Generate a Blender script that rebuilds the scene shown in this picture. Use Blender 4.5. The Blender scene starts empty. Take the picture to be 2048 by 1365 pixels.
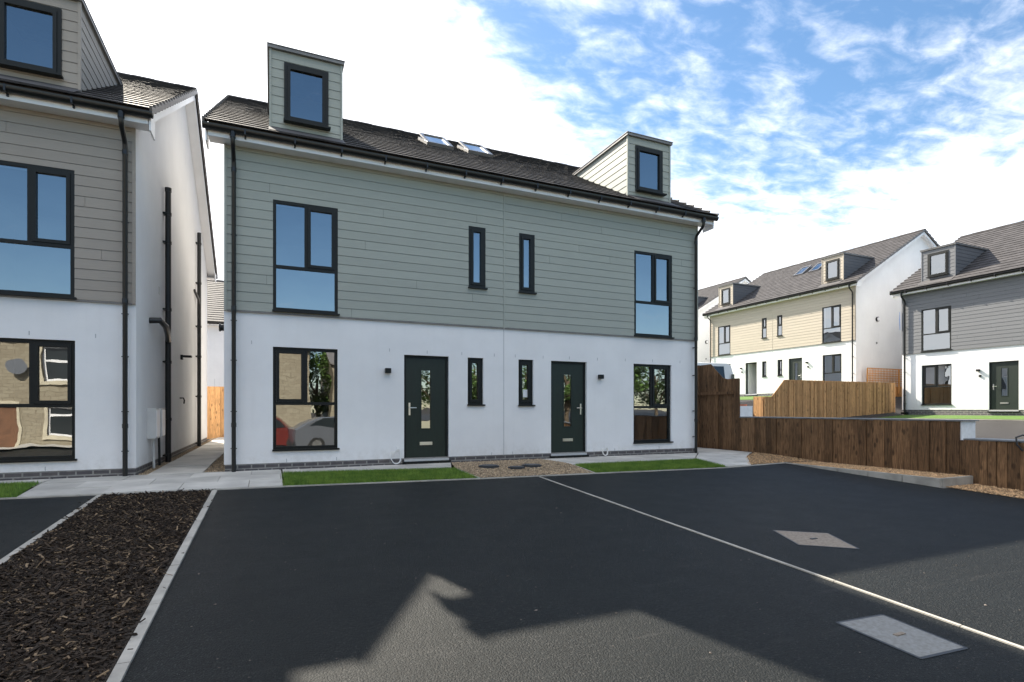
import bpy, bmesh, math, random
from mathutils import Vector, Matrix
from mathutils.geometry import tessellate_polygon
R = math.radians
SC = bpy.context.scene
COL = SC.collection
rnd = random.Random(7)

# ------------------------------------------------------------------ camera
YAW = R(23.8)
cd = bpy.data.cameras.new('camera'); cam = bpy.data.objects.new('camera', cd); COL.objects.link(cam)
cam.location = (0, 0, 0); cam.rotation_euler = (R(90), 0, -YAW)
cd.sensor_width = 36; cd.lens = 36 * 1095 / 2048; cd.shift_y = (820 - 682.5) / 2048
cd.clip_start = .05; cd.clip_end = 2000
SC.camera = cam

# ------------------------------------------------------------------ sun, exposure
SUNV = Vector((-.357, 1.146, 1.0)).normalized()          # towards the sun
AZ = math.atan2(SUNV.x, SUNV.y); EL = math.asin(SUNV.z)
sd = bpy.data.lights.new('sun', 'SUN'); sun = bpy.data.objects.new('sun', sd); COL.objects.link(sun)
sun.rotation_euler = (-SUNV).to_track_quat('-Z', 'Y').to_euler()
sd.energy = 5.0; sd.angle = R(.55); sd.color = (1, .91, .77)
SC.view_settings.view_transform = 'Standard'; SC.view_settings.look = 'None'
SC.view_settings.exposure = 1.35; SC.view_settings.gamma = 1

# ------------------------------------------------------------------ node helpers
class NT:
    def __init__(s, tree): s.t = tree; s.n = tree.nodes; s.l = tree.links
    def new(s, typ, **kw):
        nd = s.n.new(typ)
        for k, v in kw.items():
            if k.startswith('i_'): s.put(nd.inputs[k[2:].replace('_', ' ')], v)
            else: setattr(nd, k, v)
        return nd
    def put(s, sock, v):
        if isinstance(v, bpy.types.NodeSocket): s.l.new(v, sock)
        else:
            if sock.type == 'RGBA' and len(v) == 3: v = (*v, 1)
            sock.default_value = v
    def math(s, op, a, b=0., c=None, clamp=False):
        nd = s.n.new('ShaderNodeMath'); nd.operation = op; nd.use_clamp = clamp
        s.put(nd.inputs[0], a); s.put(nd.inputs[1], b)
        if c is not None: s.put(nd.inputs[2], c)
        return nd.outputs[0]
    def vmath(s, op, a, b=(0, 0, 0)):
        nd = s.n.new('ShaderNodeVectorMath'); nd.operation = op
        s.put(nd.inputs[0], a); s.put(nd.inputs[1], b)
        return nd.outputs['Value'] if op in ('DOT_PRODUCT', 'LENGTH') else nd.outputs[0]
    def mix(s, f, a, b, typ='MIX'):
        nd = s.n.new('ShaderNodeMix'); nd.data_type = 'RGBA'; nd.blend_type = typ
        s.put(nd.inputs[0], f); s.put(nd.inputs[6], a); s.put(nd.inputs[7], b)
        return nd.outputs[2]
    def step(s, x, lo, hi, a=0., b=1., smooth=True):
        nd = s.n.new('ShaderNodeMapRange'); nd.interpolation_type = 'SMOOTHSTEP' if smooth else 'LINEAR'
        s.put(nd.inputs[0], x); s.put(nd.inputs[1], lo); s.put(nd.inputs[2], hi); s.put(nd.inputs[3], a); s.put(nd.inputs[4], b)
        return nd.outputs[0]
    def noise(s, vec, scale, detail=4, rough=.55, dist=0., out=0):
        nd = s.n.new('ShaderNodeTexNoise'); s.l.new(vec, nd.inputs['Vector'])
        nd.inputs['Scale'].default_value = scale; nd.inputs['Detail'].default_value = detail
        nd.inputs['Roughness'].default_value = rough; nd.inputs['Distortion'].default_value = dist
        return nd.outputs[out]
    def obj(s, scale=(1, 1, 1)):
        tc = s.n.new('ShaderNodeTexCoord')
        if scale == (1, 1, 1): return tc.outputs['Object']
        m = s.n.new('ShaderNodeMapping'); s.l.new(tc.outputs['Object'], m.inputs[0]); m.inputs['Scale'].default_value = scale
        return m.outputs[0]

# ------------------------------------------------------------------ world
W = bpy.data.worlds.new('World'); SC.world = W; W.use_nodes = True
w = NT(W.node_tree); w.n.clear()
sky = w.new('ShaderNodeTexSky'); sky.sky_type = 'NISHITA'; sky.sun_disc = False
sky.sun_elevation = EL; sky.sun_rotation = AZ; sky.air_density = 1.0; sky.dust_density = .3; sky.ozone_density = 1.6
hs = w.new('ShaderNodeHueSaturation'); w.l.new(sky.outputs[0], hs.inputs['Color']); hs.inputs['Saturation'].default_value = 1.12; hs.inputs['Hue'].default_value = .496; hs.inputs['Value'].default_value = .85
tc = w.new('ShaderNodeTexCoord'); dvec = w.vmath('NORMALIZE', tc.outputs['Generated'])
sx = w.new('ShaderNodeSeparateXYZ'); w.l.new(dvec, sx.inputs[0])
zz = w.math('ADD', w.math('MAXIMUM', sx.outputs[2], 0.), .10)
cx_ = w.math('DIVIDE', sx.outputs[0], zz); cy_ = w.math('DIVIDE', sx.outputs[1], zz)
cv = w.new('ShaderNodeCombineXYZ'); w.l.new(cx_, cv.inputs[0]); w.l.new(cy_, cv.inputs[1])
mp = w.new('ShaderNodeMapping'); w.l.new(cv.outputs[0], mp.inputs[0]); mp.inputs['Rotation'].default_value = (0, 0, R(28)); mp.inputs['Scale'].default_value = (1.0, 1.55, 1)
big = w.noise(mp.outputs[0], 1.3, 3, .5, .3)
puff = w.noise(mp.outputs[0], 7.5, 5, .58, .35)
fine = w.noise(mp.outputs[0], 26, 5, .6, .2)
bank = w.vmath('DOT_PRODUCT', dvec, (.538, .203, .818))
front = w.step(sx.outputs[1], -.25, .3)
cov = w.math('MULTIPLY', w.step(bank, .70, .83, 1., 0.), front)
cov = w.math('MAXIMUM', cov, w.math('MULTIPLY', w.step(sx.outputs[2], .14, .50, 1., 0.), w.step(sx.outputs[1], -.45, .2, .0, .95)))
cov = w.math('MAXIMUM', cov, w.math('MULTIPLY', w.step(sx.outputs[1], -.1, .2), .14))
fill_cloud = w.math('MULTIPLY', w.step(sx.outputs[2], .50, .66), w.step(sx.outputs[1], -.35, .1, 1., 0.))  # unseen cloud high behind the camera, added to brighten the shaded facade
cov = w.math('MAXIMUM', cov, fill_cloud)
dens = w.math('ADD', w.math('MULTIPLY', puff, .52), w.math('ADD', w.math('MULTIPLY', big, .50), w.math('MULTIPLY', fine, .11)))
thr = w.math('SUBTRACT', .655, w.math('MULTIPLY', cov, .34))
thr = w.math('ADD', thr, w.math('MULTIPLY', w.step(sx.outputs[1], -.4, .1, .12, 0.), w.math('SUBTRACT', 1., fill_cloud)))
mask = w.step(w.math('SUBTRACT', dens, thr), -.12, .27)
sdot = w.math('MAXIMUM', w.vmath('DOT_PRODUCT', dvec, tuple(SUNV)), 0.)
glow = w.math('ADD', w.math('MULTIPLY', w.math('POWER', sdot, 5.), 3.5), w.math('MULTIPLY', w.math('POWER', sdot, 60.), 12.))
cb = w.math('ADD', 7.2, glow)
ccol = w.new('ShaderNodeCombineXYZ')
w.l.new(cb, ccol.inputs[0]); w.l.new(cb, ccol.inputs[1]); w.l.new(w.math('MULTIPLY', cb, 1.02), ccol.inputs[2])
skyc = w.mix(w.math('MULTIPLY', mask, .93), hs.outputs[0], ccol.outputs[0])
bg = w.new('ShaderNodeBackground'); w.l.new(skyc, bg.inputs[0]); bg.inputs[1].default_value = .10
wo = w.new('ShaderNodeOutputWorld'); w.l.new(bg.outputs[0], wo.inputs[0])

# ------------------------------------------------------------------ materials
def mat(name, col, rough=.7, var=.12, vscale=6., col2=None, bump=0., bscale=60., bdist=.01, spec=.5, metal=0., island=0., stretch=(1, 1, 1), detail=5):
    m = bpy.data.materials.new(name); m.use_nodes = True; t = NT(m.node_tree)
    b = t.n['Principled BSDF']; v = t.obj(stretch)
    c2 = col2 or tuple(x * (1 - var) for x in col); c1 = col if col2 else tuple(min(1, x * (1 + var)) for x in col)
    base = t.mix(t.step(t.noise(v, vscale, detail, .6), .3, .7), c2, c1)
    if island:
        g = t.new('ShaderNodeNewGeometry')
        k = t.math('ADD', 1 - island, t.math('MULTIPLY', g.outputs['Random Per Island'], 2 * island))
        cc = t.new('ShaderNodeCombineXYZ'); [t.l.new(k, cc.inputs[i]) for i in range(3)]
        base = t.mix(1., base, cc.outputs[0], 'MULTIPLY')
    t.l.new(base, b.inputs['Base Color'])
    b.inputs['Roughness'].default_value = rough; b.inputs['Metallic'].default_value = metal
    b.inputs['Specular IOR Level'].default_value = spec
    if bump:
        bn = t.new('ShaderNodeBump'); bn.inputs['Strength'].default_value = bump; bn.inputs['Distance'].default_value = bdist
        t.l.new(t.noise(v, bscale, 4, .6), bn.inputs['Height']); t.l.new(bn.outputs[0], b.inputs['Normal'])
    return m

M = {}
def render_mat():
    m = bpy.data.materials.new('white_render'); m.use_nodes = True; t = NT(m.node_tree); b = t.n['Principled BSDF']; v = t.obj()
    a = t.step(t.noise(v, .9, 5, .65), .3, .75); st = t.step(t.noise(t.obj((5, 5, .35)), 1.4, 4, .6), .5, .8)
    c = t.mix(a, (.775, .775, .778), (.84, .84, .84)); c = t.mix(t.math('MULTIPLY', st, .16), c, (.66, .655, .64))
    sp = t.new('ShaderNodeSeparateXYZ'); t.l.new(v, sp.inputs[0])
    splash = t.math('MULTIPLY', t.step(sp.outputs[2], .16, .5, 1., 0.), t.step(t.noise(v, 7, 5, .7), .35, .75))
    c = t.mix(t.math('MULTIPLY', splash, .4), c, (.52, .50, .46))
    t.l.new(c, b.inputs['Base Color']); b.inputs['Roughness'].default_value = .9; b.inputs['Specular IOR Level'].default_value = .2
    bn = t.new('ShaderNodeBump'); bn.inputs['Strength'].default_value = .6; bn.inputs['Distance'].default_value = .005
    t.l.new(t.noise(v, 90, 3, .6), bn.inputs['Height']); t.l.new(bn.outputs[0], b.inputs['Normal'])
    return m
M['render'] = render_mat()
def clad_mat(name, c):
    m = bpy.data.materials.new(name); m.use_nodes = True; t = NT(m.node_tree); b = t.n['Principled BSDF']
    g = t.new('ShaderNodeNewGeometry'); v = t.obj((.35, .35, 14)); v2 = t.obj()
    a = t.step(t.noise(v, 9, 5, .65), .3, .7)
    col = t.mix(a, tuple(x * .93 for x in c), tuple(x * 1.05 for x in c))
    k = t.math('ADD', .965, t.math('MULTIPLY', g.outputs['Random Per Island'], .07))
    cc = t.new('ShaderNodeCombineXYZ'); [t.l.new(k, cc.inputs[i]) for i in range(3)]
    col = t.mix(1., col, cc.outputs[0], 'MULTIPLY')
    col = t.mix(t.math('MULTIPLY', t.step(t.noise(v2, 1.2, 4, .6), .45, .75), .14), col, tuple(x * .8 for x in c))
    t.l.new(col, b.inputs['Base Color']); b.inputs['Roughness'].default_value = .62; b.inputs['Specular IOR Level'].default_value = .35
    bn = t.new('ShaderNodeBump'); bn.inputs['Strength'].default_value = .45; bn.inputs['Distance'].default_value = .003
    t.l.new(t.noise(t.obj((.6, .6, 9)), 22, 4, .6, .6), bn.inputs['Height']); t.l.new(bn.outputs[0], b.inputs['Normal'])
    return m
M['sage'] = clad_mat('sage_cladding', (.345, .366, .326))
M['taupe'] = clad_mat('taupe_cladding', (.33, .295, .255))
M['cream'] = clad_mat('cream_cladding', (.475, .42, .342))
M['charcoal'] = clad_mat('charcoal_cladding', (.165, .17, .18))
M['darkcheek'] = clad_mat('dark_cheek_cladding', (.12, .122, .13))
M['white'] = mat('white_upvc', (.82, .82, .83), .35, .03, 2)
M['frame'] = mat('anthracite_frame', (.0085, .0105, .010), .5, .15, 3, spec=.3)
M['pipe'] = mat('black_pipe', (.008, .009, .010), .35, .2, 4)
M['door'] = mat('black_green_door', (.0075, .0160, .0100), .5, .15, 5, bump=.2, bscale=30, bdist=.003, stretch=(3, 3, .4))
M['chrome'] = mat('brushed_metal', (.72, .70, .66), .28, .05, 9, metal=.9)
M['alu'] = mat('threshold_aluminium', (.55, .56, .58), .4, .05, 9, metal=.4)
M['tile'] = mat('concrete_roof_tile', (.072, .068, .069), .72, .22, 3, island=.09, bump=.6, bscale=70, bdist=.006, spec=.16)
M['lead'] = mat('grey_flashing', (.19, .185, .18), .45, .15, 4)
M['interior'] = mat('interior_plaster', (.55, .54, .52), .9, .04, 1)
M['lightgrey'] = mat('pale_grey_plastic', (.62, .62, .6), .5, .04, 5)
M['cable'] = mat('white_cable', (.78, .78, .76), .5, .03, 5)
M['card'] = mat('white_paper', (.8, .82, .84), .6, .03, 5)
M['mortarline'] = mat('movement_joint', (.42, .43, .45), .8, .05, 5)
def brick_mat(name, c1, c2, mortar, scale, bw=.5, rh=.25, ms=.02, rough=.75, rot=True, bump=.4, off=.5):
    m = bpy.data.materials.new(name); m.use_nodes = True; t = NT(m.node_tree); b = t.n['Principled BSDF']
    v = t.obj()
    sp = t.new('ShaderNodeSeparateXYZ'); t.l.new(v, sp.inputs[0])
    cb = t.new('ShaderNodeCombineXYZ'); t.l.new(t.math('ADD', sp.outputs[0], sp.outputs[1]), cb.inputs[0]); t.l.new(sp.outputs[2], cb.inputs[1])
    br = t.new('ShaderNodeTexBrick'); t.l.new(cb.outputs[0], br.inputs['Vector']); br.offset = off
    t.put(br.inputs['Color1'], c1); t.put(br.inputs['Color2'], c2); t.put(br.inputs['Mortar'], mortar)
    br.inputs['Scale'].default_value = scale; br.inputs['Brick Width'].default_value = bw; br.inputs['Row Height'].default_value = rh; br.inputs['Mortar Size'].default_value = ms
    n = t.step(t.noise(v, 9, 5, .65), .3, .7)
    col = t.mix(t.math('MULTIPLY', n, .4), br.outputs['Color'], tuple(x * .6 for x in c1))
    t.l.new(col, b.inputs['Base Color']); b.inputs['Roughness'].default_value = rough
    bn = t.new('ShaderNodeBump'); bn.inputs['Strength'].default_value = bump; bn.inputs['Distance'].default_value = .01
    t.l.new(t.math('SUBTRACT', t.noise(v, 40, 3, .6), br.outputs['Fac']), bn.inputs['Height']); t.l.new(bn.outputs[0], b.inputs['Normal'])
    return m
M['brick'] = brick_mat('blue_brick', (.075, .072, .08), (.12, .105, .105), (.30, .29, .27), 1, .225, .075, .012)
M['stone'] = brick_mat('coursed_stone', (.33, .29, .21), (.26, .22, .155), (.24, .2, .14), 1, .36, .15, .012, bump=.9)
M['stonetrim'] = mat('dressed_stone', (.5, .45, .34), .8, .12, 4)
M['redbrick'] = brick_mat('red_brick', (.38, .14, .08), (.3, .11, .07), (.4, .36, .3), 1, .225, .075, .01)

def glass_mat():
    m = bpy.data.materials.new('window_glass'); m.use_nodes = True; t = NT(m.node_tree); t.n.clear()
    fr = t.new('ShaderNodeFresnel'); fr.inputs['IOR'].default_value = 1.6
    g = t.new('ShaderNodeBsdfGlossy'); g.inputs['Roughness'].default_value = .0; t.put(g.inputs['Color'], (.93, .97, 1))
    tr = t.new('ShaderNodeBsdfTransparent'); t.put(tr.inputs['Color'], (.62, .68, .68))
    bn = t.new('ShaderNodeBump'); bn.inputs['Strength'].default_value = .6; bn.inputs['Distance'].default_value = .004
    t.l.new(t.noise(t.obj(), 1.9, 1.5, .4), bn.inputs['Height']); t.l.new(bn.outputs[0], g.inputs['Normal'])
    mx = t.new('ShaderNodeMixShader'); t.l.new(t.math('ADD', .24, t.math('MULTIPLY', fr.outputs[0], 1.), clamp=True), mx.inputs[0])
    t.l.new(tr.outputs[0], mx.inputs[1]); t.l.new(g.outputs[0], mx.inputs[2])
    o = t.new('ShaderNodeOutputMaterial'); t.l.new(mx.outputs[0], o.inputs[0])
    return m
M['glass'] = glass_mat()
def frost_mat():
    m = mat('obscured_glass', (.30, .33, .33), .18, .1, 5, bump=.3, bscale=90, bdist=.002); return m
M['frost'] = frost_mat()

def tarmac_mat(name, c=(.0135, .0168, .0175)):
    m = bpy.data.materials.new(name); m.use_nodes = True; t = NT(m.node_tree); b = t.n['Principled BSDF']; v = t.obj()
    a = t.step(t.noise(v, .7, 5, .6), .3, .72)
    gr = t.noise(v, 260, 2, .7)
    col = t.mix(t.step(gr, .35, .75), tuple(x * .55 for x in c), tuple(x * 1.55 for x in c))
    col = t.mix(t.math('MULTIPLY', a, .45), col, tuple(x * 1.35 for x in c))
    g2 = t.noise(v, 75, 3, .75)
    col = t.mix(t.step(g2, .42, .60), tuple(x * .35 for x in c), col, 'MIX')
    vo = t.new('ShaderNodeTexVoronoi'); t.l.new(v, vo.inputs['Vector']); vo.inputs['Scale'].default_value = 85; vo.inputs['Randomness'].default_value = 1
    sp = t.new('ShaderNodeSeparateColor'); t.l.new(vo.outputs['Color'], sp.inputs[0])
    lightst = t.math('MULTIPLY', t.step(sp.outputs[0], .80, .95), t.step(vo.outputs['Distance'], .25, .5, 1., 0.))
    col = t.mix(t.math('MULTIPLY', lightst, .55), col, (.10, .098, .092))
    lane = t.step(t.noise(t.obj((1.4, .22, 1)), .9, 4, .6, .5), .46, .66)
    col = t.mix(t.math('MULTIPLY', lane, .35), col, tuple(x * .6 for x in c))
    spot = t.step(t.noise(v, 3.3, 2, .5), .72, .80); col = t.mix(t.math('MULTIPLY', spot, .5), col, tuple(x * .45 for x in c))
    scuff = t.math('MULTIPLY', t.step(t.noise(t.obj((.35, 2.2, 1)), 1.6, 6, .7, .4), .58, .74), .22)
    col = t.mix(scuff, col, (.085, .082, .078))
    t.l.new(col, b.inputs['Base Color'])
    rg = t.math('ADD', .52, t.math('MULTIPLY', t.noise(v, 3.1, 4, .6), .12)); t.l.new(rg, b.inputs['Roughness'])
    b.inputs['Specular IOR Level'].default_value = .20
    bn = t.new('ShaderNodeBump'); bn.inputs['Strength'].default_value = 1; bn.inputs['Distance'].default_value = .0055
    hgt = t.math('ADD', t.math('MULTIPLY', vo.outputs['Distance'], -.9), t.math('MULTIPLY', gr, .8))
    t.l.new(hgt, bn.inputs['Height']); t.l.new(bn.outputs[0], b.inputs['Normal'])
    return m
M['tarmac'] = tarmac_mat('tarmac')
M['kerb'] = mat('concrete_edging', (.38, .36, .32), .85, .2, 3, bump=.4, bscale=50, bdist=.004)
M['slab'] = mat('grey_paving_slab', (.50, .48, .44), .85, .16, 1.7, island=.12, bump=.3, bscale=45, bdist=.004)
M['soil'] = mat('dark_soil', (.035, .026, .018), .95, .35, 20, bump=.8, bscale=40, bdist=.02)
M['gravelbase'] = mat('gravel_base', (.20, .155, .10), .95, .45, 60, bump=1, bscale=60, bdist=.02)
M['pebble'] = mat('buff_pebble', (.36, .27, .175), .8, .3, 12, island=.5)
M['pebble_red'] = mat('orange_pebble', (.46, .29, .15), .8, .3, 12, island=.5)
M['turf'] = mat('turf', (.075, .15, .022), .9, .35, 14, bump=.7, bscale=80, bdist=.02)
M['blade'] = mat('grass_blade', (.20, .30, .05), .6, .25, 5, island=.45, col2=(.10, .19, .03), spec=.25)
def mulch_mat():
    m = bpy.data.materials.new('bark_chip'); m.use_nodes = True; t = NT(m.node_tree); b = t.n['Principled BSDF']
    g = t.new('ShaderNodeNewGeometry'); cr = t.new('ShaderNodeValToRGB'); t.l.new(g.outputs['Random Per Island'], cr.inputs[0])
    e = cr.color_ramp.elements; e[0].color = (.007, .005, .0035, 1); e[1].color = (.42, .30, .18, 1)
    for p, c in ((.38, (.017, .011, .007, 1)), (.66, (.036, .023, .014, 1)), (.87, (.095, .065, .042, 1)), (.95, (.30, .21, .125, 1))):
        x = e.new(p); x.color = c
    c = t.mix(.4, cr.outputs[0], t.mix(t.noise(t.obj(), 60, 3), (.01, .007, .005), (.06, .042, .03)))
    t.l.new(c, b.inputs['Base Color']); b.inputs['Roughness'].default_value = .7; b.inputs['Specular IOR Level'].default_value = .22
    return m
M['chip'] = mulch_mat()
def timber_mat(name, c, dark, var=.35):
    m = bpy.data.materials.new(name); m.use_nodes = True; t = NT(m.node_tree); b = t.n['Principled BSDF']
    g = t.new('ShaderNodeNewGeometry')
    off = t.new('ShaderNodeCombineXYZ'); t.l.new(t.math('MULTIPLY', g.outputs['Random Per Island'], 37.), off.inputs[0]); t.l.new(t.math('MULTIPLY', g.outputs['Random Per Island'], 91.), off.inputs[2])
    v = t.vmath('ADD', t.obj(), off.outputs[0])
    mpn = t.new('ShaderNodeMapping'); t.l.new(v, mpn.inputs[0]); mpn.inputs['Scale'].default_value = (14, 14, 1.0)
    grain = t.noise(mpn.outputs[0], 3.2, 5, .65, .8)
    col = t.mix(t.step(grain, .32, .7), dark, c)
    k = t.math('ADD', 1 - var, t.math('MULTIPLY', g.outputs['Random Per Island'], 2 * var))
    cc = t.new('ShaderNodeCombineXYZ'); [t.l.new(k, cc.inputs[i]) for i in range(3)]
    col = t.mix(1., col, cc.outputs[0], 'MULTIPLY')
    mk = t.new('ShaderNodeMapping'); t.l.new(v, mk.inputs[0]); mk.inputs['Scale'].default_value = (5.5, 5.5, 2.6)
    vo = t.new('ShaderNodeTexVoronoi'); t.l.new(mk.outputs[0], vo.inputs['Vector']); vo.inputs['Scale'].default_value = 1.25
    knot = t.step(vo.outputs['Distance'], .10, .26, 1., 0.)
    col = t.mix(t.math('MULTIPLY', knot, .68), col, tuple(x * .3 for x in dark))
    bl = t.step(t.noise(t.obj(), 2.3, 4, .6), .45, .7)
    col = t.mix(t.math('MULTIPLY', bl, .35), col, tuple(x * .75 for x in dark))
    t.l.new(col, b.inputs['Base Color']); b.inputs['Roughness'].default_value = .75; b.inputs['Specular IOR Level'].default_value = .3
    bn = t.new('ShaderNodeBump'); bn.inputs['Strength'].default_value = .5; bn.inputs['Distance'].default_value = .006
    t.l.new(grain, bn.inputs['Height']); t.l.new(bn.outputs[0], b.inputs['Normal'])
    return m
M['timber'] = timber_mat('brown_timber', (.25, .138, .066), (.085, .046, .022), .38)
M['timber2'] = timber_mat('golden_timber', (.63, .35, .155), (.36, .20, .085), .25)
M['timber3'] = timber_mat('orange_timber', (.70, .34, .11), (.5, .24, .08), .15)
M['blue'] = mat('blue_plastic', (.03, .22, .62), .4, .1, 6)
M['vanwhite'] = mat('white_vehicle_paint', (.70, .71, .70), .25, .04, 2)
M['red'] = mat('red_vehicle_paint', (.13, .022, .018), .2, .05, 2)
M['silver'] = mat('silver_vehicle_paint', (.16, .17, .19), .25, .05, 2, metal=.3)
M['darkglass'] = mat('dark_vehicle_glass', (.02, .025, .028), .08, .1, 2)
M['rubber'] = mat('tyre_rubber', (.02, .02, .02), .8, .1, 8)
M['bark'] = mat('tree_bark', (.12, .09, .06), .9, .3, 8, bump=.6, bscale=20, bdist=.03)
M['leaf'] = mat('tree_leaf', (.07, .13, .025), .6, .3, 2, island=.45)
M['rust'] = mat('rusty_cover', (.29, .25, .205), .85, .3, 40, col2=(.19, .15, .115), bump=.5, bscale=35, bdist=.005)
M['steelcover'] = mat('galvanised_cover', (.235, .24, .235), .75, .2, 35, col2=(.175, .172, .162), bump=.4, bscale=60, bdist=.004)
M['darkcover'] = mat('dark_plastic_cover', (.03, .033, .038), .5, .2, 9)
M['stain'] = mat('orange_ochre', (.15, .07, .035), .7, .2, 6)
M['teal'] = mat('teal_cloth', (.03, .28, .22), .7, .2, 6)

# ------------------------------------------------------------------ mesh helpers
class MB:
    def __init__(s): s.v = []; s.f = []
    def poly(s, pts): n = len(s.v); s.v += [tuple(p) for p in pts]; s.f.append(tuple(range(n, n + len(pts)))); return s
    def box(s, x0, x1, y0, y1, z0, z1):
        n = len(s.v)
        s.v += [(x0, y0, z0), (x1, y0, z0), (x1, y1, z0), (x0, y1, z0), (x0, y0, z1), (x1, y0, z1), (x1, y1, z1), (x0, y1, z1)]
        s.f += [(n, n + 3, n + 2, n + 1), (n + 4, n + 5, n + 6, n + 7), (n, n + 1, n + 5, n + 4), (n + 1, n + 2, n + 6, n + 5), (n + 2, n + 3, n + 7, n + 6), (n + 3, n, n + 4, n + 7)]
        return s
    def obox(s, c, ax, ay, az):     # oriented box: centre and three half-axis vectors
        c = Vector(c); n = len(s.v)
        for k in ((-1, -1, -1), (1, -1, -1), (1, 1, -1), (-1, 1, -1), (-1, -1, 1), (1, -1, 1), (1, 1, 1), (-1, 1, 1)):
            s.v.append(tuple(c + ax * k[0] + ay * k[1] + az * k[2]))
        s.f += [(n, n + 3, n + 2, n + 1), (n + 4, n + 5, n + 6, n + 7), (n, n + 1, n + 5, n + 4), (n + 1, n + 2, n + 6, n + 5), (n + 2, n + 3, n + 7, n + 6), (n + 3, n, n + 4, n + 7)]
        return s
    def prism(s, prof, mapf, a0, a1):   # profile of 2-D points swept between a0 and a1; mapf(p, a) -> 3-D
        n = len(s.v); k = len(prof)
        s.v += [tuple(mapf(p, a0)) for p in prof] + [tuple(mapf(p, a1)) for p in prof]
        s.f += [tuple(range(n, n + k))[::-1], tuple(range(n + k, n + 2 * k))]
        for i in range(k): j = (i + 1) % k; s.f.append((n + i, n + j, n + k + j, n + k + i))
        return s
    def tube(s, pts, r, seg=10, caps=True):
        pts = [Vector(p) for p in pts]; n0 = len(s.v); up = None
        for i, p in enumerate(pts):
            d = ((pts[i + 1] - p).normalized() if i < len(pts) - 1 else Vector()) + ((p - pts[i - 1]).normalized() if i else Vector())
            d.normalize()
            if up is None: up = d.orthogonal().normalized()
            up = (up - d * up.dot(d)).normalized(); sd_ = d.cross(up)
            rr = r[i] if isinstance(r, (list, tuple)) else r
            for k in range(seg):
                a = 2 * math.pi * k / seg; s.v.append(tuple(p + (up * math.cos(a) + sd_ * math.sin(a)) * rr))
        for i in range(len(pts) - 1):
            for k in range(seg):
                a = n0 + i * seg + k; b = n0 + i * seg + (k + 1) % seg; s.f.append((a, b, b + seg, a + seg))
        if caps:
            s.f.append(tuple(range(n0, n0 + seg))[::-1]); e = n0 + (len(pts) - 1) * seg; s.f.append(tuple(range(e, e + seg)))
        return s
    def build(s, name, m, parent=None, smooth=False, recalc=True, bevel=0):
        me = bpy.data.meshes.new(name); me.from_pydata(s.v, [], s.f)
        if recalc or smooth:
            bm = bmesh.new(); bm.from_mesh(me)
            if bevel: bmesh.ops.bevel(bm, geom=bm.edges[:], offset=bevel, segments=2, affect='EDGES')
            bmesh.ops.recalc_face_normals(bm, faces=bm.faces)
            if smooth:
                for f in bm.faces: f.smooth = True
                for e in bm.edges:
                    if len(e.link_faces) == 2 and e.calc_face_angle(0) > .7: e.smooth = False
            bm.to_mesh(me); bm.free()
        me.materials.append(m)
        o = bpy.data.objects.new(name, me); COL.objects.link(o)
        if parent: o.parent = parent
        return o
def tag(o, label=None, cat=None, group=None, kind=None):
    if label: o['label'] = label
    if cat: o['category'] = cat
    if group: o['group'] = group
    if kind: o['kind'] = kind
    return o
def empty(name, loc, rz=0, label=None, cat=None, group=None):
    o = bpy.data.objects.new(name, None); COL.objects.link(o); o.location = loc; o.rotation_euler = (0, 0, rz); o.empty_display_size = .3
    return tag(o, label, cat, group)

# ------------------------------------------------------------------ ground level
GS = .0475
def zg(x, y):
    if y > 10: return -1.111
    if y < -2.5: return -1.13 - GS * 12.1
    return -1.13 - GS * (9.6 - y)
def zr(x, y):           # raised street to the right of the retaining wall
    t = min(1, max(0, (y - 16.95) / 2.5)); hf = -.27 + t * 1.12
    return hf - .06 * max(0, min(10.4, 28.4 - x))
def sheet(name, poly, dz, m, zf=zg, cuts=(10., -2.5), parent=None):
    bm = bmesh.new(); vs = [bm.verts.new((p[0], p[1], 0)) for p in poly]; bm.faces.new(vs)
    for c in cuts:
        bmesh.ops.bisect_plane(bm, geom=bm.verts[:] + bm.edges[:] + bm.faces[:], plane_co=(0, c, 0), plane_no=(0, 1, 0))
    bmesh.ops.triangulate(bm, faces=bm.faces[:])
    for v in bm.verts: v.co.z = zf(v.co.x, v.co.y) + dz
    bmesh.ops.recalc_face_normals(bm, faces=bm.faces)
    for f in bm.faces:
        if f.normal.z < 0: f.normal_flip()
    me = bpy.data.meshes.new(name); bm.to_mesh(me); bm.free(); me.materials.append(m)
    o = bpy.data.objects.new(name, me); COL.objects.link(o); o.parent = parent
    return o
def struct(o): o['kind'] = 'structure'; return o
def clip(poly, a, b):       # keep the part of a convex polygon left of the line a->b
    out = []
    def side(p): return (b[0] - a[0]) * (p[1] - a[1]) - (b[1] - a[1]) * (p[0] - a[0])
    for i in range(len(poly)):
        p, q = poly[i], poly[(i + 1) % len(poly)]; sp, sq = side(p), side(q)
        if sp >= 0: out.append(p)
        if (sp > 0 > sq) or (sp < 0 < sq):
            t = sp / (sp - sq); out.append((p[0] + (q[0] - p[0]) * t, p[1] + (q[1] - p[1]) * t))
    return out
def inside(pt, poly):
    c = False
    for i in range(len(poly)):
        (x1, y1), (x2, y2) = poly[i], poly[i - 1]
        if (y1 > pt[1]) != (y2 > pt[1]) and pt[0] < (x2 - x1) * (pt[1] - y1) / (y2 - y1) + x1: c = not c
    return c
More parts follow.
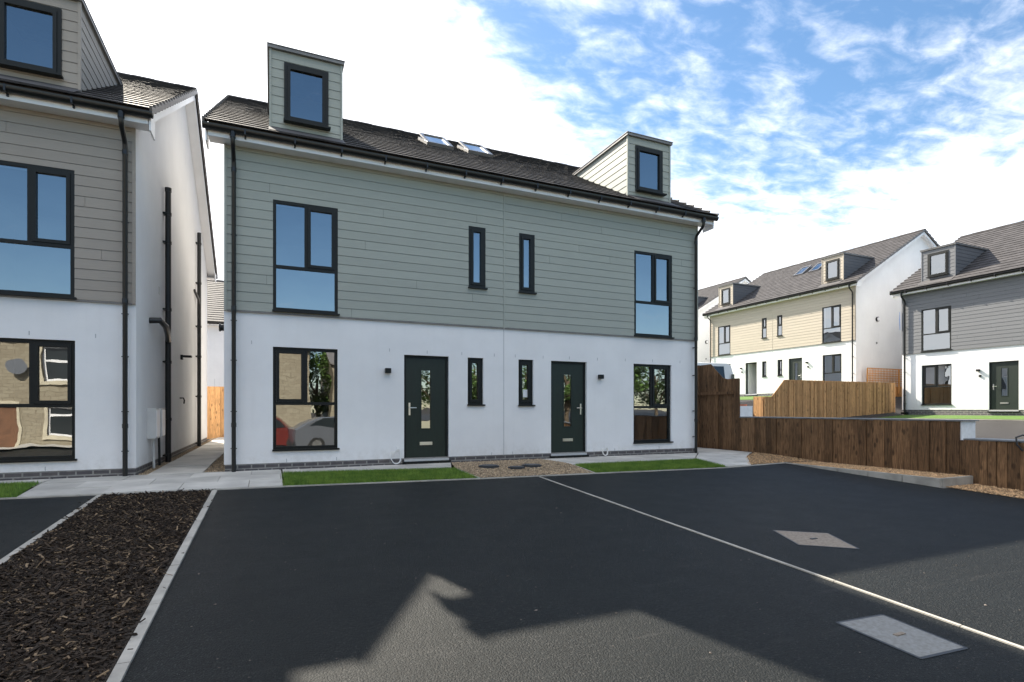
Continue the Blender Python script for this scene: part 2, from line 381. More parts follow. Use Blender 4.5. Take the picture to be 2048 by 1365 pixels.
def slabs(mb, region, px, py, ox, oy, th=.05, top=.022, gap=.007, brk=.5):
    xs = [p[0] for p in region]; ys = [p[1] for p in region]
    j = 0; y = oy
    while y < max(ys):
        x = ox - (px * brk if j % 2 else 0)
        while x < max(xs):
            q = [(x + gap / 2, y + gap / 2), (x + px - gap / 2, y + gap / 2), (x + px - gap / 2, y + py - gap / 2), (x + gap / 2, y + py - gap / 2)]
            for i in range(len(region)):
                if len(q) < 3: break
                q = clip(q, region[i], region[(i + 1) % len(region)])
            if len(q) >= 3:
                dz = rnd.uniform(-.003, .003); sl = rnd.uniform(-.003, .003)
                n = len(mb.v); k = len(q)
                mb.v += [(p[0], p[1], zg(*p) + top + dz + sl * (p[0] - x)) for p in q] + [(p[0], p[1], zg(*p) - th) for p in q]
                mb.f.append(tuple(range(n, n + k)))
                for i in range(k): jj = (i + 1) % k; mb.f.append((n + i, n + k + i, n + k + jj, n + jj))
            x += px
        y += py; j += 1

# lower ground sheet to the horizon, raised street sheet on the right
gmb = MB()
ys = [-900, -2.5, 10., 900]; xs = [-900, 11.6]
for i in range(3):
    gmb.poly([(x, y, zg(x, y) - .05) for x, y in ((xs[0], ys[i]), (xs[1], ys[i]), (xs[1], ys[i + 1]), (xs[0], ys[i + 1]))])
gmb.poly([(11.6, -900, zg(0, -9) - .05), (900, -900, zg(0, -9) - .05), (900, -60, zg(0, -9) - .05), (11.6, -60, zg(0, -9) - .05)])
struct(gmb.build('ground', M['soil']))
rmb = MB(); gx = [11.75, 18, 23, 28.4, 60, 900]; gy = [-60, 16.95, 17.6, 18.2, 18.8, 19.45, 60, 900]
for i in range(len(gx) - 1):
    for j in range(len(gy) - 1):
        rmb.poly([(x, y, zr(x, y)) for x, y in ((gx[i], gy[j]), (gx[i + 1], gy[j]), (gx[i + 1], gy[j + 1]), (gx[i], gy[j + 1]))])
struct(rmb.build('street', tarmac_mat('street_tarmac', (.075, .07, .068))))
def rsheet(name, x0, x1, y0, y1, dz, m, n=8):
    mb = MB()
    for i in range(n):
        for j in range(n):
            a, b = x0 + (x1 - x0) * i / n, x0 + (x1 - x0) * (i + 1) / n; c, d = y0 + (y1 - y0) * j / n, y0 + (y1 - y0) * (j + 1) / n
            mb.poly([(a, c, zr(a, c) + dz), (b, c, zr(b, c) + dz), (b, d, zr(b, d) + dz), (a, d, zr(a, d) + dz)])
    return mb.build(name, m)
struct(rsheet('lawn', 26.3, 28.5, 4, 16.8, .02, M['turf'])); struct(rsheet('lawn', 22.6, 28.7, 20, 40, .02, M['turf'], 14))
struct(rsheet('path', 26.05, 26.2, 4, 16.9, .012, M['kerb']))

EDGE = [(-60, 9.1), (-3.2, 9.08), (.2, 8.90), (3.25, 8.67), (5.42, 8.57), (8.50, 8.42), (10.38, 8.60)]
drive = EDGE + [(10.38, 5.5), (11.35, 5.35), (11.35, -7.5), (-60, -7.5)]
struct(sheet('driveway', drive, .0, M['tarmac']))
struct(sheet('pavement', [(-60, -7.5), (11.35, -7.5), (11.35, -9.2), (-60, -9.2)], .1, M['slab']))

def edging(mb, pts, w=.05, z0=-.05, z1=.014):
    for i in range(len(pts) - 1):
        a, b = Vector(pts[i]), Vector(pts[i + 1]); L = (b - a).length; n = max(1, round(L / .915)); d = (b - a) / n
        nn = Vector((-d.y, d.x)).normalized() * (w / 2)
        for k in range(n):
            p = a + d * k + d.normalized() * .003 + nn * rnd.uniform(-.06, .06); q = a + d * (k + 1) - d.normalized() * .003 + nn * rnd.uniform(-.06, .06); h = rnd.uniform(-.002, .002)
            c = [p - nn, q - nn, q + nn, p + nn]; m = len(mb.v)
            mb.v += [(v.x, v.y, zg(v.x, v.y) + z0) for v in c] + [(v.x, v.y, zg(v.x, v.y) + z1 + h) for v in c]
            mb.f += [(m, m + 3, m + 2, m + 1), (m + 4, m + 5, m + 6, m + 7), (m, m + 1, m + 5, m + 4), (m + 1, m + 2, m + 6, m + 5), (m + 2, m + 3, m + 7, m + 6), (m + 3, m, m + 4, m + 7)]
def kerb(name, pts, label, **k):
    mb = MB(); edging(mb, pts, **k); return tag(mb.build(name, M['kerb']), label, 'kerb')
kerb('kerb', [(-.75, 1.0), (-.73, 8.88)], 'pale concrete edging strip between bark bed and the large tarmac drive', w=.065, z1=.02)
kerb('kerb', [(-2.07, 1.0), (-2.09, 8.94)], 'pale concrete edging strip between bark bed and the far left tarmac', w=.06, z1=.02)
kerb('kerb', [(4.315, -2.4), (4.315, 8.60)], 'thin pale edging line dividing the two tarmac parking bays', w=.030, z1=.010)
kerb('kerb', [(x, y + .028) for x, y in EDGE[1:]], 'long thin edging where the tarmac meets slabs, lawns and gravel', w=.045)
kerb('kerb', [(3.24, 8.72), (3.19, 9.84)], 'short edging strip between wide left lawn and gravel patch', w=.04, z1=.02)
kerb('kerb', [(5.47, 8.62), (5.60, 9.62)], 'short edging strip between gravel patch and small right lawn', w=.04, z1=.02)

# raised gravel bed along the timber, with its own upstanding kerb
rb = MB()
def bedtop(x, y): return -1.185
for i in range(5):
    y0 = 5.56 + i * .615
    rb.box(10.385, 10.445, y0 + .004, y0 + .611, zg(0, y0) - .1, -1.165)
rb.box(10.449, 11.36, 5.56, 5.62, zg(0, 5.6) - .1, -1.168)
tag(rb.build('kerb', M['kerb'], bevel=.006), 'upstanding concrete kerb around raised gravel bed beside timber boarding', 'kerb')

# paving flags
pv = MB()
slabs(pv, [(-3.02, 9.12), (.17, 8.95), (.17, 10.84), (-3.14, 10.84)], .9, .6, -3.9, 8.98)
struct(pv.build('paving', M['slab']))
pv = MB(); slabs(pv, [(-9, 10.55), (-3.16, 10.42), (-3.16, 10.84), (-9, 10.84)], .9, .6, -9, 10.4)
slabs(pv, [(.20, 10.26), (3.12, 9.9), (3.40, 10.84), (.20, 10.84)], .6, .45, .2, 10.0)
struct(pv.build('paving', M['slab']))
pv = MB(); slabs(pv, [(-1.9, 10.87), (-1.08, 10.87), (-1.08, 24.5), (-1.9, 24.5)], .82, 1.35, -1.9, 10.87, brk=0)
struct(pv.build('path', M['slab']))
pv = MB(); slabs(pv, [(5.60, 9.68), (8.70, 9.60), (9.95, 10.84), (5.45, 10.84)], .6, .45, 5.4, 9.3)
slabs(pv, [(8.56, 8.50), (9.3, 8.56), (10.4, 9.7), (9.99, 10.84), (8.75, 9.60)], .75, .6, 8.4, 8.3)
slabs(pv, [(10.41, 9.71), (11.34, 10.4), (11.34, 16), (10.0, 16), (10.0, 10.85)], .75, .6, 8.4, 8.3)
struct(pv.build('paving', M['slab']))

# ------------------------------------------------------------------ houses
HW, HD = 10.70, 11.2
SL = .586; RA = math.atan(SL)
def zroof(y): return 6.0 + SL * (y + .37)
def grid_wall(mb, a0, a1, z0, z1, ops, mapf, th):
    As = sorted({a0, a1} | {max(a0, min(a1, v)) for o in ops for v in o[:2]}); Zs = sorted({z0, z1} | {max(z0, min(z1, v)) for o in ops for v in o[2:]})
    def solid(i, j):
        if i < 0 or j < 0 or i >= len(As) - 1 or j >= len(Zs) - 1: return False
        ca, cz = (As[i] + As[i + 1]) / 2, (Zs[j] + Zs[j + 1]) / 2
        return not any(o[0] < ca < o[1] and o[2] < cz < o[3] for o in ops)
    for i in range(len(As) - 1):
        for j in range(len(Zs) - 1):
            if not solid(i, j): continue
            a, b, c, d = As[i], As[i + 1], Zs[j], Zs[j + 1]
            mb.poly([mapf(a, 0, c), mapf(b, 0, c), mapf(b, 0, d), mapf(a, 0, d)])
            mb.poly([mapf(a, th, c), mapf(a, th, d), mapf(b, th, d), mapf(b, th, c)])
            if not solid(i - 1, j): mb.poly([mapf(a, 0, c), mapf(a, 0, d), mapf(a, th, d), mapf(a, th, c)])
            if not solid(i + 1, j): mb.poly([mapf(b, 0, c), mapf(b, th, c), mapf(b, th, d), mapf(b, 0, d)])
            if not solid(i, j - 1): mb.poly([mapf(a, 0, c), mapf(a, th, c), mapf(b, th, c), mapf(b, 0, c)])
            if not solid(i, j + 1): mb.poly([mapf(a, 0, d), mapf(b, 0, d), mapf(b, th, d), mapf(a, th, d)])
def boards(mb, a0, a1, z0, z1, ops, mapf, seed, pitch=.1667, lap=.008, base=.022, joints=True, a1f=None, slot=.004):
    r = random.Random(seed); z = z0; row = 0
    while z < z1 - .01:
        zt = min(z + pitch, z1)
        lo_a, hi_a = a0, (a1f(zt) if a1f else a1)
        js = []
        if joints and r.random() < .42:
            a = a0 + r.uniform(.6, 3.4)
            while a < a1: js.append(a); a += r.uniform(2.6, 4.2)
        def o_(zz): return base + lap * (1 - (zz - z) / pitch)
        cuts = sorted({z, zt} | {v for o in ops for v in o[2:] if z < v < zt})
        for c, d in zip(cuts[:-1], cuts[1:]):
            ds = d - slot if abs(d - zt) < 1e-6 and zt < z1 - .001 else d
            cz = (c + d) / 2; blocked = sorted([(o[0], o[1]) for o in ops if o[2] < cz < o[3]] + [(j - .002, j + .002) for j in js])
            cur = lo_a; spans = []
            for b0, b1 in blocked:
                if b0 > cur: spans.append((cur, min(b0, hi_a)))
                cur = max(cur, b1)
            if cur < hi_a: spans.append((cur, hi_a))
            for s0, s1 in spans:
                if s1 - s0 < .004: continue
                n = len(mb.v)
                mb.v += [mapf(s0, o_(c), c), mapf(s1, o_(c), c), mapf(s1, o_(d), ds), mapf(s0, o_(d), ds), mapf(s0, 0, c), mapf(s1, 0, c), mapf(s1, 0, ds), mapf(s0, 0, ds)]
                mb.f += [(n, n + 1, n + 2, n + 3), (n, n + 4, n + 5, n + 1), (n, n + 3, n + 7, n + 4), (n + 1, n + 5, n + 6, n + 2), (n + 3, n + 2, n + 6, n + 7)]
        z += pitch; row += 1

def window(par, x0, x1, z0, z1, kind, y=.04, sash=None, name='window', tr=.45, sill=True, label=None, frost=False, two=True):
    """frame mesh with pane and sill below it; sash = 'l' / 'r' which upper light opens"""
    f = MB(); g = MB(); fw = .055; d = .075
    def ring(a0, a1, c0, c1, wd, ya, yb):
        f.box(a0, a1, ya, yb, c0, c0 + wd); f.box(a0, a1, ya, yb, c1 - wd, c1)
        f.box(a0, a0 + wd, ya, yb, c0 + wd, c1 - wd); f.box(a1 - wd, a1, ya, yb, c0 + wd, c1 - wd)
    ring(x0, x1, z0, z1, fw, y, y + d)
    def light(a0, a1, c0, c1, opening):
        if opening:
            ring(a0 + .002, a1 - .002, c0 + .002, c1 - .002, .052, y - .014, y + d - .02); w_ = .053
        else: w_ = 0
        g.poly([(a0 + w_, y + .03, c0 + w_), (a1 - w_, y + .03, c0 + w_), (a1 - w_, y + .03, c1 - w_), (a0 + w_, y + .03, c1 - w_)])
    if kind == 'big':
        zt = z0 + (z1 - z0) * tr; xm = (x0 + x1) / 2
        f.box(x0 + fw, x1 - fw, y, y + d, zt - .028, zt + .028); f.box(xm - .028, xm + .028, y, y + d, zt + .028, z1 - fw)
        light(x0 + fw, x1 - fw, z0 + fw, zt - .028, False)
        light(x0 + fw, xm - .028, zt + .028, z1 - fw, sash == 'l'); light(xm + .028, x1 - fw, zt + .028, z1 - fw, sash == 'r')
    elif kind == 'split':
        zt = z0 + (z1 - z0) * .5; f.box(x0 + fw, x1 - fw, y, y + d, zt - .028, zt + .028)
        light(x0 + fw, x1 - fw, z0 + fw, zt - .028, False); light(x0 + fw, x1 - fw, zt + .028, z1 - fw, True)
    else: light(x0 + fw, x1 - fw, z0 + fw, z1 - fw, True)
    o = f.build(name, M['frame'], par)
    if label: o['label'] = label
    g.build('pane', M['frost'] if frost else M['glass'], o, recalc=False)
    if sill: MB().box(x0 - .012, x1 + .03, -.045 if y > .02 else y - .06, y - .001, z0 - .028, z0 + .004).build('sill', M['frame'], o)
    return o

def door(par, x0, x1, z0, z1, hinge, y=.06, open_=False, label=None):
    f = MB(); fw = .05
    f.box(x0, x0 + fw, y, y + .08, z0, z1); f.box(x1 - fw, x1, y, y + .08, z0, z1); f.box(x0 + fw, x1 - fw, y, y + .08, z1 - fw, z1)
    fo = f.build('door_frame', M['frame'], par)
    MB().box(x0 - .03, x1 + .03, -.05, y - .002, z0 - .06, z0 - .022).build('door_step', M['frame'], par)
    MB().box(x0 + .002, x1 - .002, -.012, y + .08, z0 - .021, z0 + .022).build('threshold', M['alu'], fo)
    a, b, c, d = x0 + fw + .004, x1 - fw - .004, z0 + .026, z1 - fw - .004
    if open_:
        s = MB(); s.box(a + .01, a + .055, y + .1, y + .1 + (b - a), c, d)
        o = s.build('door', M['white'], par); o['label'] = 'front door standing open inwards'
        return o
    s = MB(); xm = (a + b) / 2 + (.0 if hinge == 'r' else .0); gw = .095
    gz0, gz1 = c + (d - c) * .30, c + (d - c) * .88
    grid_wall(s, a, b, c, d, [(xm - gw, xm + gw, gz0, gz1)], lambda A, t, Z: (A, y + .012 + t, Z), .044)
    for q in ((xm - gw - .022, xm - gw, gz0 - .022, gz1 + .022), (xm + gw, xm + gw + .022, gz0 - .022, gz1 + .022), (xm - gw, xm + gw, gz0 - .022, gz0), (xm - gw, xm + gw, gz1, gz1 + .022)):
        s.box(q[0], q[1], y + .004, y + .013, q[2], q[3])
    o = s.build('door', M['door'], par)
    if label: o['label'] = label
    MB().poly([(xm - gw, y + .03, gz0), (xm + gw, y + .03, gz0), (xm + gw, y + .03, gz1), (xm - gw, y + .03, gz1)]).build('pane', M['glass'], o, recalc=False)
    lb = MB(); lb.box(xm - .13, xm + .13, y - .002, y + .0115, c + .27, c + .335); lb.box(xm - .10, xm + .10, y - .009, y - .0025, c + .285, c + .32)
    lb.build('letterbox', M['chrome'], o)
    hx = a + .07 if hinge == 'r' else b - .07; sg = 1 if hinge == 'r' else -1
    h = MB(); h.box(hx - .017, hx + .017, y + .001, y + .0115, c + .88, c + 1.13)
    h.tube([(hx, y + .01, c + 1.03), (hx, y - .045, c + 1.03), (hx + sg * .02, y - .052, c + 1.03), (hx + sg * .13, y - .05, c + 1.03)], .010, 8)
    h.build('handle', M['chrome'], o)
    return o

def tiles(mb, x0, x1, back, seed):
    r = random.Random(seed); g = .335; L = (5.6 + .40) / math.cos(RA); n = int(L / g) + 1
    ca, sa = math.cos(RA), math.sin(RA)
    for i in range(n):
        s0 = i * g; s1 = min(s0 + g + .06, L + .02)
        x = x0 - (.165 if i % 2 else 0)
        while x < x1:
            a, b = max(x, x0) + .0008, min(x + .33, x1) - .0008
            if b - a > .03:
                h = .038 + r.uniform(-.0015, .0015); h2 = .012; jit = r.uniform(-.0015, .0015)
                def P(X, s, hh):
                    y = -.40 + s * ca - hh * sa; z = zroof(-.40) + s * sa + hh * ca
                    return (X, HD - y if back else y, z)
                m = len(mb.v)
                mb.v += [P(a, s0 + jit, h), P(b, s0 + jit, h - .001), P(b, s1, h2), P(a, s1, h2), P(a, s0 + jit + .004, h - .019), P(b, s0 + jit + .004, h - .019)]
                mb.f += [(m, m + 1, m + 2, m + 3), (m, m + 4, m + 5, m + 1), (m, m + 3, m + 4), (m + 1, m + 5, m + 2)]
            x += .33

BIGS = ((.79, 1.92, .40, 2.28), (8.74, 9.88, .34, 2.24)); UPS = ((.79, 1.92, 2.94, 4.95), (8.74, 9.88, 2.92, 4.96))
DOORS = ((3.19, 4.12, .115, 2.23), (6.50, 7.43, .115, 2.23)); SLITS = ((4.53, 4.88, 1.24, 2.225), (5.70, 6.06, 1.235, 2.23)); USL = ((4.54, 4.92, 3.70, 4.98), (5.70, 6.08, 3.70, 4.98))
DORM = ((.74, 2.01), (8.64, 9.92))

def house(loc, rz, clad, cheek, label, group=None, seed=1, mid_detail=False, slit='single', open_door=False, rear_only=False, skyopen=True):
    H = empty('semi_detached_house', loc, rz, label, 'house', group)
    ren = M['render']
    ops_g = list(BIGS) + list(DOORS) + list(SLITS); ops_u = list(UPS) + list(USL)
    if rear_only: ops_g, ops_u = [], []
    # walls
    wl = MB(); F = lambda a, t, z: (a, t, z)
    grid_wall(wl, 0, HW, .16, 5.90, ops_g + ops_u, F, .3)
    wl.box(0, HW, HD - .3, HD, .16, 5.88)
    for xa in (0, HW - .3):
        prof = [(.3, .16), (HD - .3, .16), (HD - .3, zroof(.3) - .13), (HD / 2, zroof(HD / 2) - .13), (.3, zroof(.3) - .13)]
        wl.prism(prof, lambda p, a: (a, p[0], p[1]), xa, xa + .3)
        for yy in (0, HD - .3): 
            pr = [(yy, 5.88), (yy + .3, 5.88), (yy + .3, zroof(.3 if yy == 0 else 0) - .13), (yy, zroof(0 if yy == 0 else .3) - .13)]
            wl.prism(pr, lambda p, a: (a, p[0], p[1]), xa, xa + .3)
    wl.build('wall', ren, H)
    pl = MB(); pl.box(.012, HW - .012, .012, HD - .012, -.35, .16); pl.build('plinth', M['brick'], H)
    jn = MB(); jn.box(HW / 2 - .006, HW / 2 + .006, -.0025, .01, .165, 2.86); jn.build('movement_joint', M['mortarline'], H)
    # interior floors and partitions so that the rooms behind the glass are real
    it = MB(); it.box(.31, HW - .31, .31, HD - .31, .163, .20); it.box(.31, HW - .31, .31, HD - .31, 2.60, 2.85); it.box(.31, HW - .31, .31, HD - .31, 5.35, 5.5)
    for (c, d) in ((.21, 2.59), (2.86, 5.34)):
        it.box(.31, HW / 2 - .1, 4.2, 4.3, c, d); it.box(HW / 2 + .1, HW - .31, 4.2, 4.3, c, d); it.box(HW / 2 - .1, HW / 2 + .1, .31, HD - .31, c, d)
        it.box(2.95, 3.05, .31, 4.19, c, d); it.box(7.62, 7.72, .31, 4.19, c, d)
    it.build('interior', M['interior'], H)
    if not rear_only:
        cl = MB(); boards(cl, .05, HW / 2 - .02, 2.90, 5.80, ops_u, lambda a, o, z: (a, -.001 - o, z), seed)
        boards(cl, HW / 2 + .02, HW - .05, 2.90, 5.80, ops_u, lambda a, o, z: (a, -.001 - o, z), seed + 50)
        cl.build('cladding', M[clad], H)
        bk_ = MB(); grid_wall(bk_, .06, HW - .06, 2.91, 5.79, ops_u, lambda a, t, z: (a, -.006 + t, z), .004); bk_.build('backing', M['pipe'], H)
        tr = MB()
        for a, b in ((0.002, .048), (HW - .048, HW - .002), (HW / 2 - .018, HW / 2 + .018)): MB().box(a, b, -.040 if a != HW / 2 - .018 else -.034, -.001, 2.88, 5.80).build('cladding_trim', M[clad], H)
        for a, b in ((.049, HW / 2 - .019), (HW / 2 + .019, HW - .049)): MB().box(a, b, -.036, -.001, 2.87, 2.893).build('base_trim', M['lead'], H)
        # lintel board linings round upper windows are the frames themselves
        for k, q in enumerate(BIGS): window(H, *q, 'big', .05, 'l' if k == 0 else 'r')
        for k, q in enumerate(UPS): window(H, *q, 'big', -.022, 'r', tr=.40)
        for k, q in enumerate(SLITS):
            wo_ = window(H, *q, 'one', .05)
            if mid_detail and k == 1: MB().box(q[0] + .14, q[0] + .26, .076, .079, q[2] + .17, q[2] + .34).build('notice', M['card'], wo_)
        for k, q in enumerate(USL): window(H, *q, slit if slit == 'split' else 'one', -.022)
        door(H, *DOORS[0], 'r', open_=open_door); door(H, *DOORS[1], 'l')
        # wall lamps
        for lx in (2.86, 7.78):
            lm = MB(); lm.box(lx - .055, lx + .055, -.105, -.012, 1.85, 1.945); lm.box(lx - .04, lx + .04, -.012, .001, 1.86, 1.935); lm.build('wall_lamp', M['frame'], H, bevel=.004)
            if slit == 'split' or clad == 'charcoal': MB().box(lx - .035 + .05, lx + .035 + .05, -.05, .001, 1.6, 1.70).build('doorbell', M['frame'], H, bevel=.004)
        for vx, vz in ((.44, 2.34), (2.9, 2.31), (3.66, 2.30), (4.40, 2.30), (5.13, 2.30), (5.62, 2.30), (6.30, 2.30), (6.97, 2.31), (7.72, 2.31), (8.5, 2.32), (9.3, 2.33), (10.15, 2.33), (1.02, .20), (1.9, .2), (5.07, .19), (5.56, .19), (8.2, .19), (9.5, .2)):
            MB().box(vx - .005, vx + .005, -.004, .001, vz - .032, vz + .032).build('weep_vent', M['lightgrey'] if 0 else M['mortarline'], H)
    # roof: underlay slab, tiles, verge caps, ridge
    un = MB()
    un.prism([(-.33, zroof(-.33) - .11), (HD / 2, zroof(HD / 2) - .11), (HD + .33, zroof(-.33) - .11), (HD + .33, zroof(-.33) - .004), (HD / 2, zroof(HD / 2) - .004), (-.33, zroof(-.33) - .004)], lambda p, a: (a, p[0], p[1]), -.21, HW + .21)
    tiles(un, -.26, HW + .26, False, seed); tiles(un, -.26, HW + .26, True, seed + 3)
    ro = un.build('roof', M['tile'], H, recalc=False)
    rg = MB(); n = 24; st = (HW + .56) / n
    for i in range(n):
        a = -.28 + i * st; pr = [(HD / 2 + .11 * math.cos(t), zroof(HD / 2) - .02 + .07 * math.sin(t)) for t in [math.pi * k / 8 for k in range(9)]]
        rg.prism(pr, lambda p, s_: (s_, p[0], p[1] + (.008 if i % 2 else 0)), a, a + st + .0)
    rg.build('ridge_tiles', M['tile'], H)
    g = .335; L = (5.6 + .40) / math.cos(RA); nn = int(L / g) + 1; ca, sa = math.cos(RA), math.sin(RA)
    for back in (0, 1):
        for sx_ in (-.30, HW + .262):
            vg = MB()
            for i in range(nn):
                s0 = i * g - .02; s1 = min(s0 + g - .005, L); lo, hi = -.075, .052
                pr = []
                for (s, h) in ((s0, lo), (s1, lo + .02), (s1, hi - .045), (s0, hi + .012)):
                    y = -.40 + s * ca - h * sa; pr.append((HD - y if back else y, zroof(-.40) + s * sa + h * ca))
                vg.prism(pr, lambda p, a: (a, p[0], p[1]), sx_, sx_ + .038)
            vg.build('verge_caps', mat_cache('verge'), H)
    # fascia, soffit, barge boards
    for back in (0, 1):
        fs = MB()
        y0, y1 = (-.31, -.285) if not back else (HD + .285, HD + .31); ys_, ye = (-.284, -.002) if not back else (HD + .002, HD + .284)
        fs.box(-.22, HW + .22, y0, y1, 5.785, 5.95); fs.build('fascia', M['white'], H)
        MB().box(-.22, HW + .22, ys_, ye, 5.80, 5.815).build('soffit', M['white'], H)
    for xa in (-.235, HW + .20):
        bg_ = MB()
        for back in (0, 1):
            pr = [(-.28, zroof(-.28) - .26), (HD / 2, zroof(HD / 2) - .26), (HD / 2, zroof(HD / 2) - .113), (-.28, zroof(-.28) - .113)]
            if back: pr = [(HD - p[0], p[1]) for p in pr]
            bg_.prism(pr, lambda p, a: (a, p[0], p[1]), xa, xa + .035)
        xs_ = xa + .036 if xa < 0 else HW + .002
        for back in (0, 1):
            pr = [(-.28, zroof(-.28) - .235), (HD / 2, zroof(HD / 2) - .235), (HD / 2, zroof(HD / 2) - .22), (-.28, zroof(-.28) - .22)]
            if back: pr = [(HD - p[0], p[1]) for p in pr]
            bg_.prism(pr, lambda p, a: (a, p[0], p[1]), xs_, xs_ + .196)
        for back in (0, 1):      # boxed eaves end
            ya, yb = (-.312, .06) if not back else (HD - .06, HD + .312)
            pr = [(ya, 5.69), (yb, 5.69), (yb, zroof(.06) - .27), (ya, 5.93)] if not back else [(ya, 5.69), (yb, 5.69), (yb, 5.93), (ya, zroof(.06) - .27)]
            xq = (-.262, -.237) if xa < 0 else (HW + .237, HW + .262)
            bg_.prism(pr, lambda p, a: (a, p[0], p[1]), *xq)
        bg_.build('bargeboard', M['white'], H)
    # gutters and downpipes
    for back in (0, 1):
        gt = MB(); yc = -.375 if not back else HD + .375; zc = 5.945
        out = [(yc + .065 * math.cos(t), zc + .085 * math.sin(t)) for t in [math.pi + math.pi * k / 10 for k in range(11)]]
        inn = [(yc + .057 * math.cos(t), zc + .076 * math.sin(t)) for t in [2 * math.pi - math.pi * k / 10 for k in range(11)]]
        gt.prism(out + inn, lambda p, a: (a, p[0], p[1]), -.30, HW + .30)
        go = gt.build('gutter', M['pipe'], H, smooth=True)
        if not back:
            x = .35
            while x < HW:
                bk = MB(); bk.box(x - .013, x + .013, yc - .066, yc + .064, 5.852, 5.858); bk.box(x - .013, x + .013, yc - .069, yc - .062, 5.852, 5.95); bk.box(x - .013, x + .013, -.345, -.311, 5.82, 5.86); bk.build('gutter_bracket', M['pipe'], go); x += .8
    def downpipe(x):
        p = MB(); p.tube([(x, -.375, 5.90), (x, -.375, 5.74), (x, -.34, 5.67), (x, -.14, 5.52), (x, -.105, 5.46), (x, -.105, .02)], .036, 12)
        p.tube([(x, -.375, 5.93), (x, -.375, 5.78)], .046, 12)
        for z in (5.38, 2.95, .9): p.tube([(x, -.105, z), (x, -.105, z - .07)], .043, 12)
        for z in (4.2, 2.7, 2.0, 1.1, .45): p.box(x - .05, x + .05, -.11, -.095, z - .008, z + .008); p.box(x - .02, x + .02, -.095, -.001 if z < 2.9 else -.04, z - .01, z + .01)
        p.box(x - .11, x + .11, -.2, -.012, -.06, .035)
        p.build('downpipe', M['pipe'], H, smooth=True)
    downpipe(.16); downpipe(HW - .13)
    if rear_only: return H
    # dormers
    for k, (dx0, dx1) in enumerate(DORM):
        z0, z1 = 6.25, 7.76; yf = .10; wx0, wx1 = (dx0 + .24, dx0 + 1.02) if k == 0 else (dx0 + .225, dx1 - .24); wz0, wz1 = 6.46, 7.56
        dm = MB(); grid_wall(dm, dx0 + .03, dx1 - .03, 6.0, z1 - .005, [(wx0, wx1, wz0, wz1)], lambda a, t, z: (a, yf + .03 + t, z), .12)
        ye = (z1 - 6.0) / SL - .37
        for xa in (dx0 + .03, dx1 - .06):
            dm.prism([(yf + .151, 6.0), (ye, z1 - .04), (ye, z1 - .005), (yf + .151, z1 - .005)], lambda p, a: (a, p[0], p[1]), xa, xa + .03)
        dm.box(dx0 + .062, dx1 - .062, 1.6, 1.65, 6.3, z1 - .006)
        D = dm.build('dormer', M[clad], H)
        cf = MB(); boards(cf, dx0 + .03, dx1 - .03, z0, z1 - .01, [(wx0, wx1, wz0, wz1)], lambda a, o, z: (a, yf + .03 - o, z), seed + k, joints=False)
        for a, b in ((dx0 - .012, dx0 + .028), (dx1 - .028, dx1 + .012)): cf.box(a, b, yf - .012, yf + .03, z0 - .0, z1 - .01)
        cf.build('dormer_face', M[clad], D)
        ck = MB(); yend = lambda zt: max(yf + .1, (zt - 6.0) / SL - .33)
        boards(ck, yf + .032, ye, z0 - .02, z1 - .01, [], lambda a, o, z: (dx0 + .03 - o, a, z), seed + 9, joints=False, a1f=yend)
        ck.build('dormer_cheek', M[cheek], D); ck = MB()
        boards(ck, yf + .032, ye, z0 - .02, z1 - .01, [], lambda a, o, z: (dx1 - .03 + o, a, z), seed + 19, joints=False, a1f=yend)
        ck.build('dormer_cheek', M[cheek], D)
        cp = MB(); cp.box(dx0 - .04, dx1 + .04, yf - .05, ye + .15, z1 - .005, z1 + .05); cp.box(dx0 - .05, dx1 + .05, yf - .062, ye + .02, z1 + .0505, z1 + .065)
        cp.build('dormer_roof', M['lead'], D)
        ap = MB(); a_ = lambda y, h: (zroof(y) + h)
        ap.poly([(dx0 - .02, -.30, a_(-.30, .045)), (dx1 + .02, -.30, a_(-.30, .045)), (dx1 + .02, yf - .0, a_(yf, .052)), (dx0 - .02, yf - .0, a_(yf, .052))])
        ap.poly([(dx0 + .03, yf, a_(yf, .062)), (dx1 - .03, yf, a_(yf, .062)), (dx1 - .03, yf, z0 + .02), (dx0 + .03, yf, z0 + .02)])
        ap.build('dormer_apron', mat_cache('apron'), D)
        window(H, wx0, wx1, wz0, wz1, 'one', yf - .02, name='dormer_window', sill=True)
    # skylights, slightly open on the middle pair
    for sx0 in (4.50, 5.62):
        ca, sa = math.cos(RA), math.sin(RA)
        y0, y1 = 3.0, 3.85; X0, X1 = sx0, sx0 + .60
        def P(x, y, h): return Vector((x, y - h * sa, zroof(y) + h * ca))
        sk = MB()
        def bar(x_a, x_b, ya, yb, h0, h1):
            n = len(sk.v); c = [(x_a, ya), (x_b, ya), (x_b, yb), (x_a, yb)]
            sk.v += [tuple(P(x, y, h0)) for x, y in c] + [tuple(P(x, y, h1)) for x, y in c]
            sk.f += [(n, n + 3, n + 2, n + 1), (n + 4, n + 5, n + 6, n + 7), (n, n + 1, n + 5, n + 4), (n + 1, n + 2, n + 6, n + 5), (n + 2, n + 3, n + 7, n + 6), (n + 3, n, n + 4, n + 7)]
        for q in ((X0 - .06, X0, y0 - .05, y1 + .05), (X1, X1 + .06, y0 - .05, y1 + .05), (X0, X1, y0 - .05, y0), (X0, X1, y1, y1 + .05)): bar(*q, .0, .10)
        so = sk.build('skylight', mat_cache('skyframe'), H)
        ss = MB(); t = .05 if skyopen else .0
        def Q(x, f, h): # sash pivoting about its middle
            y = y0 + (y1 - y0) * f; return P(x, y, .115 + h + (f - .5) * (t * 2.0))
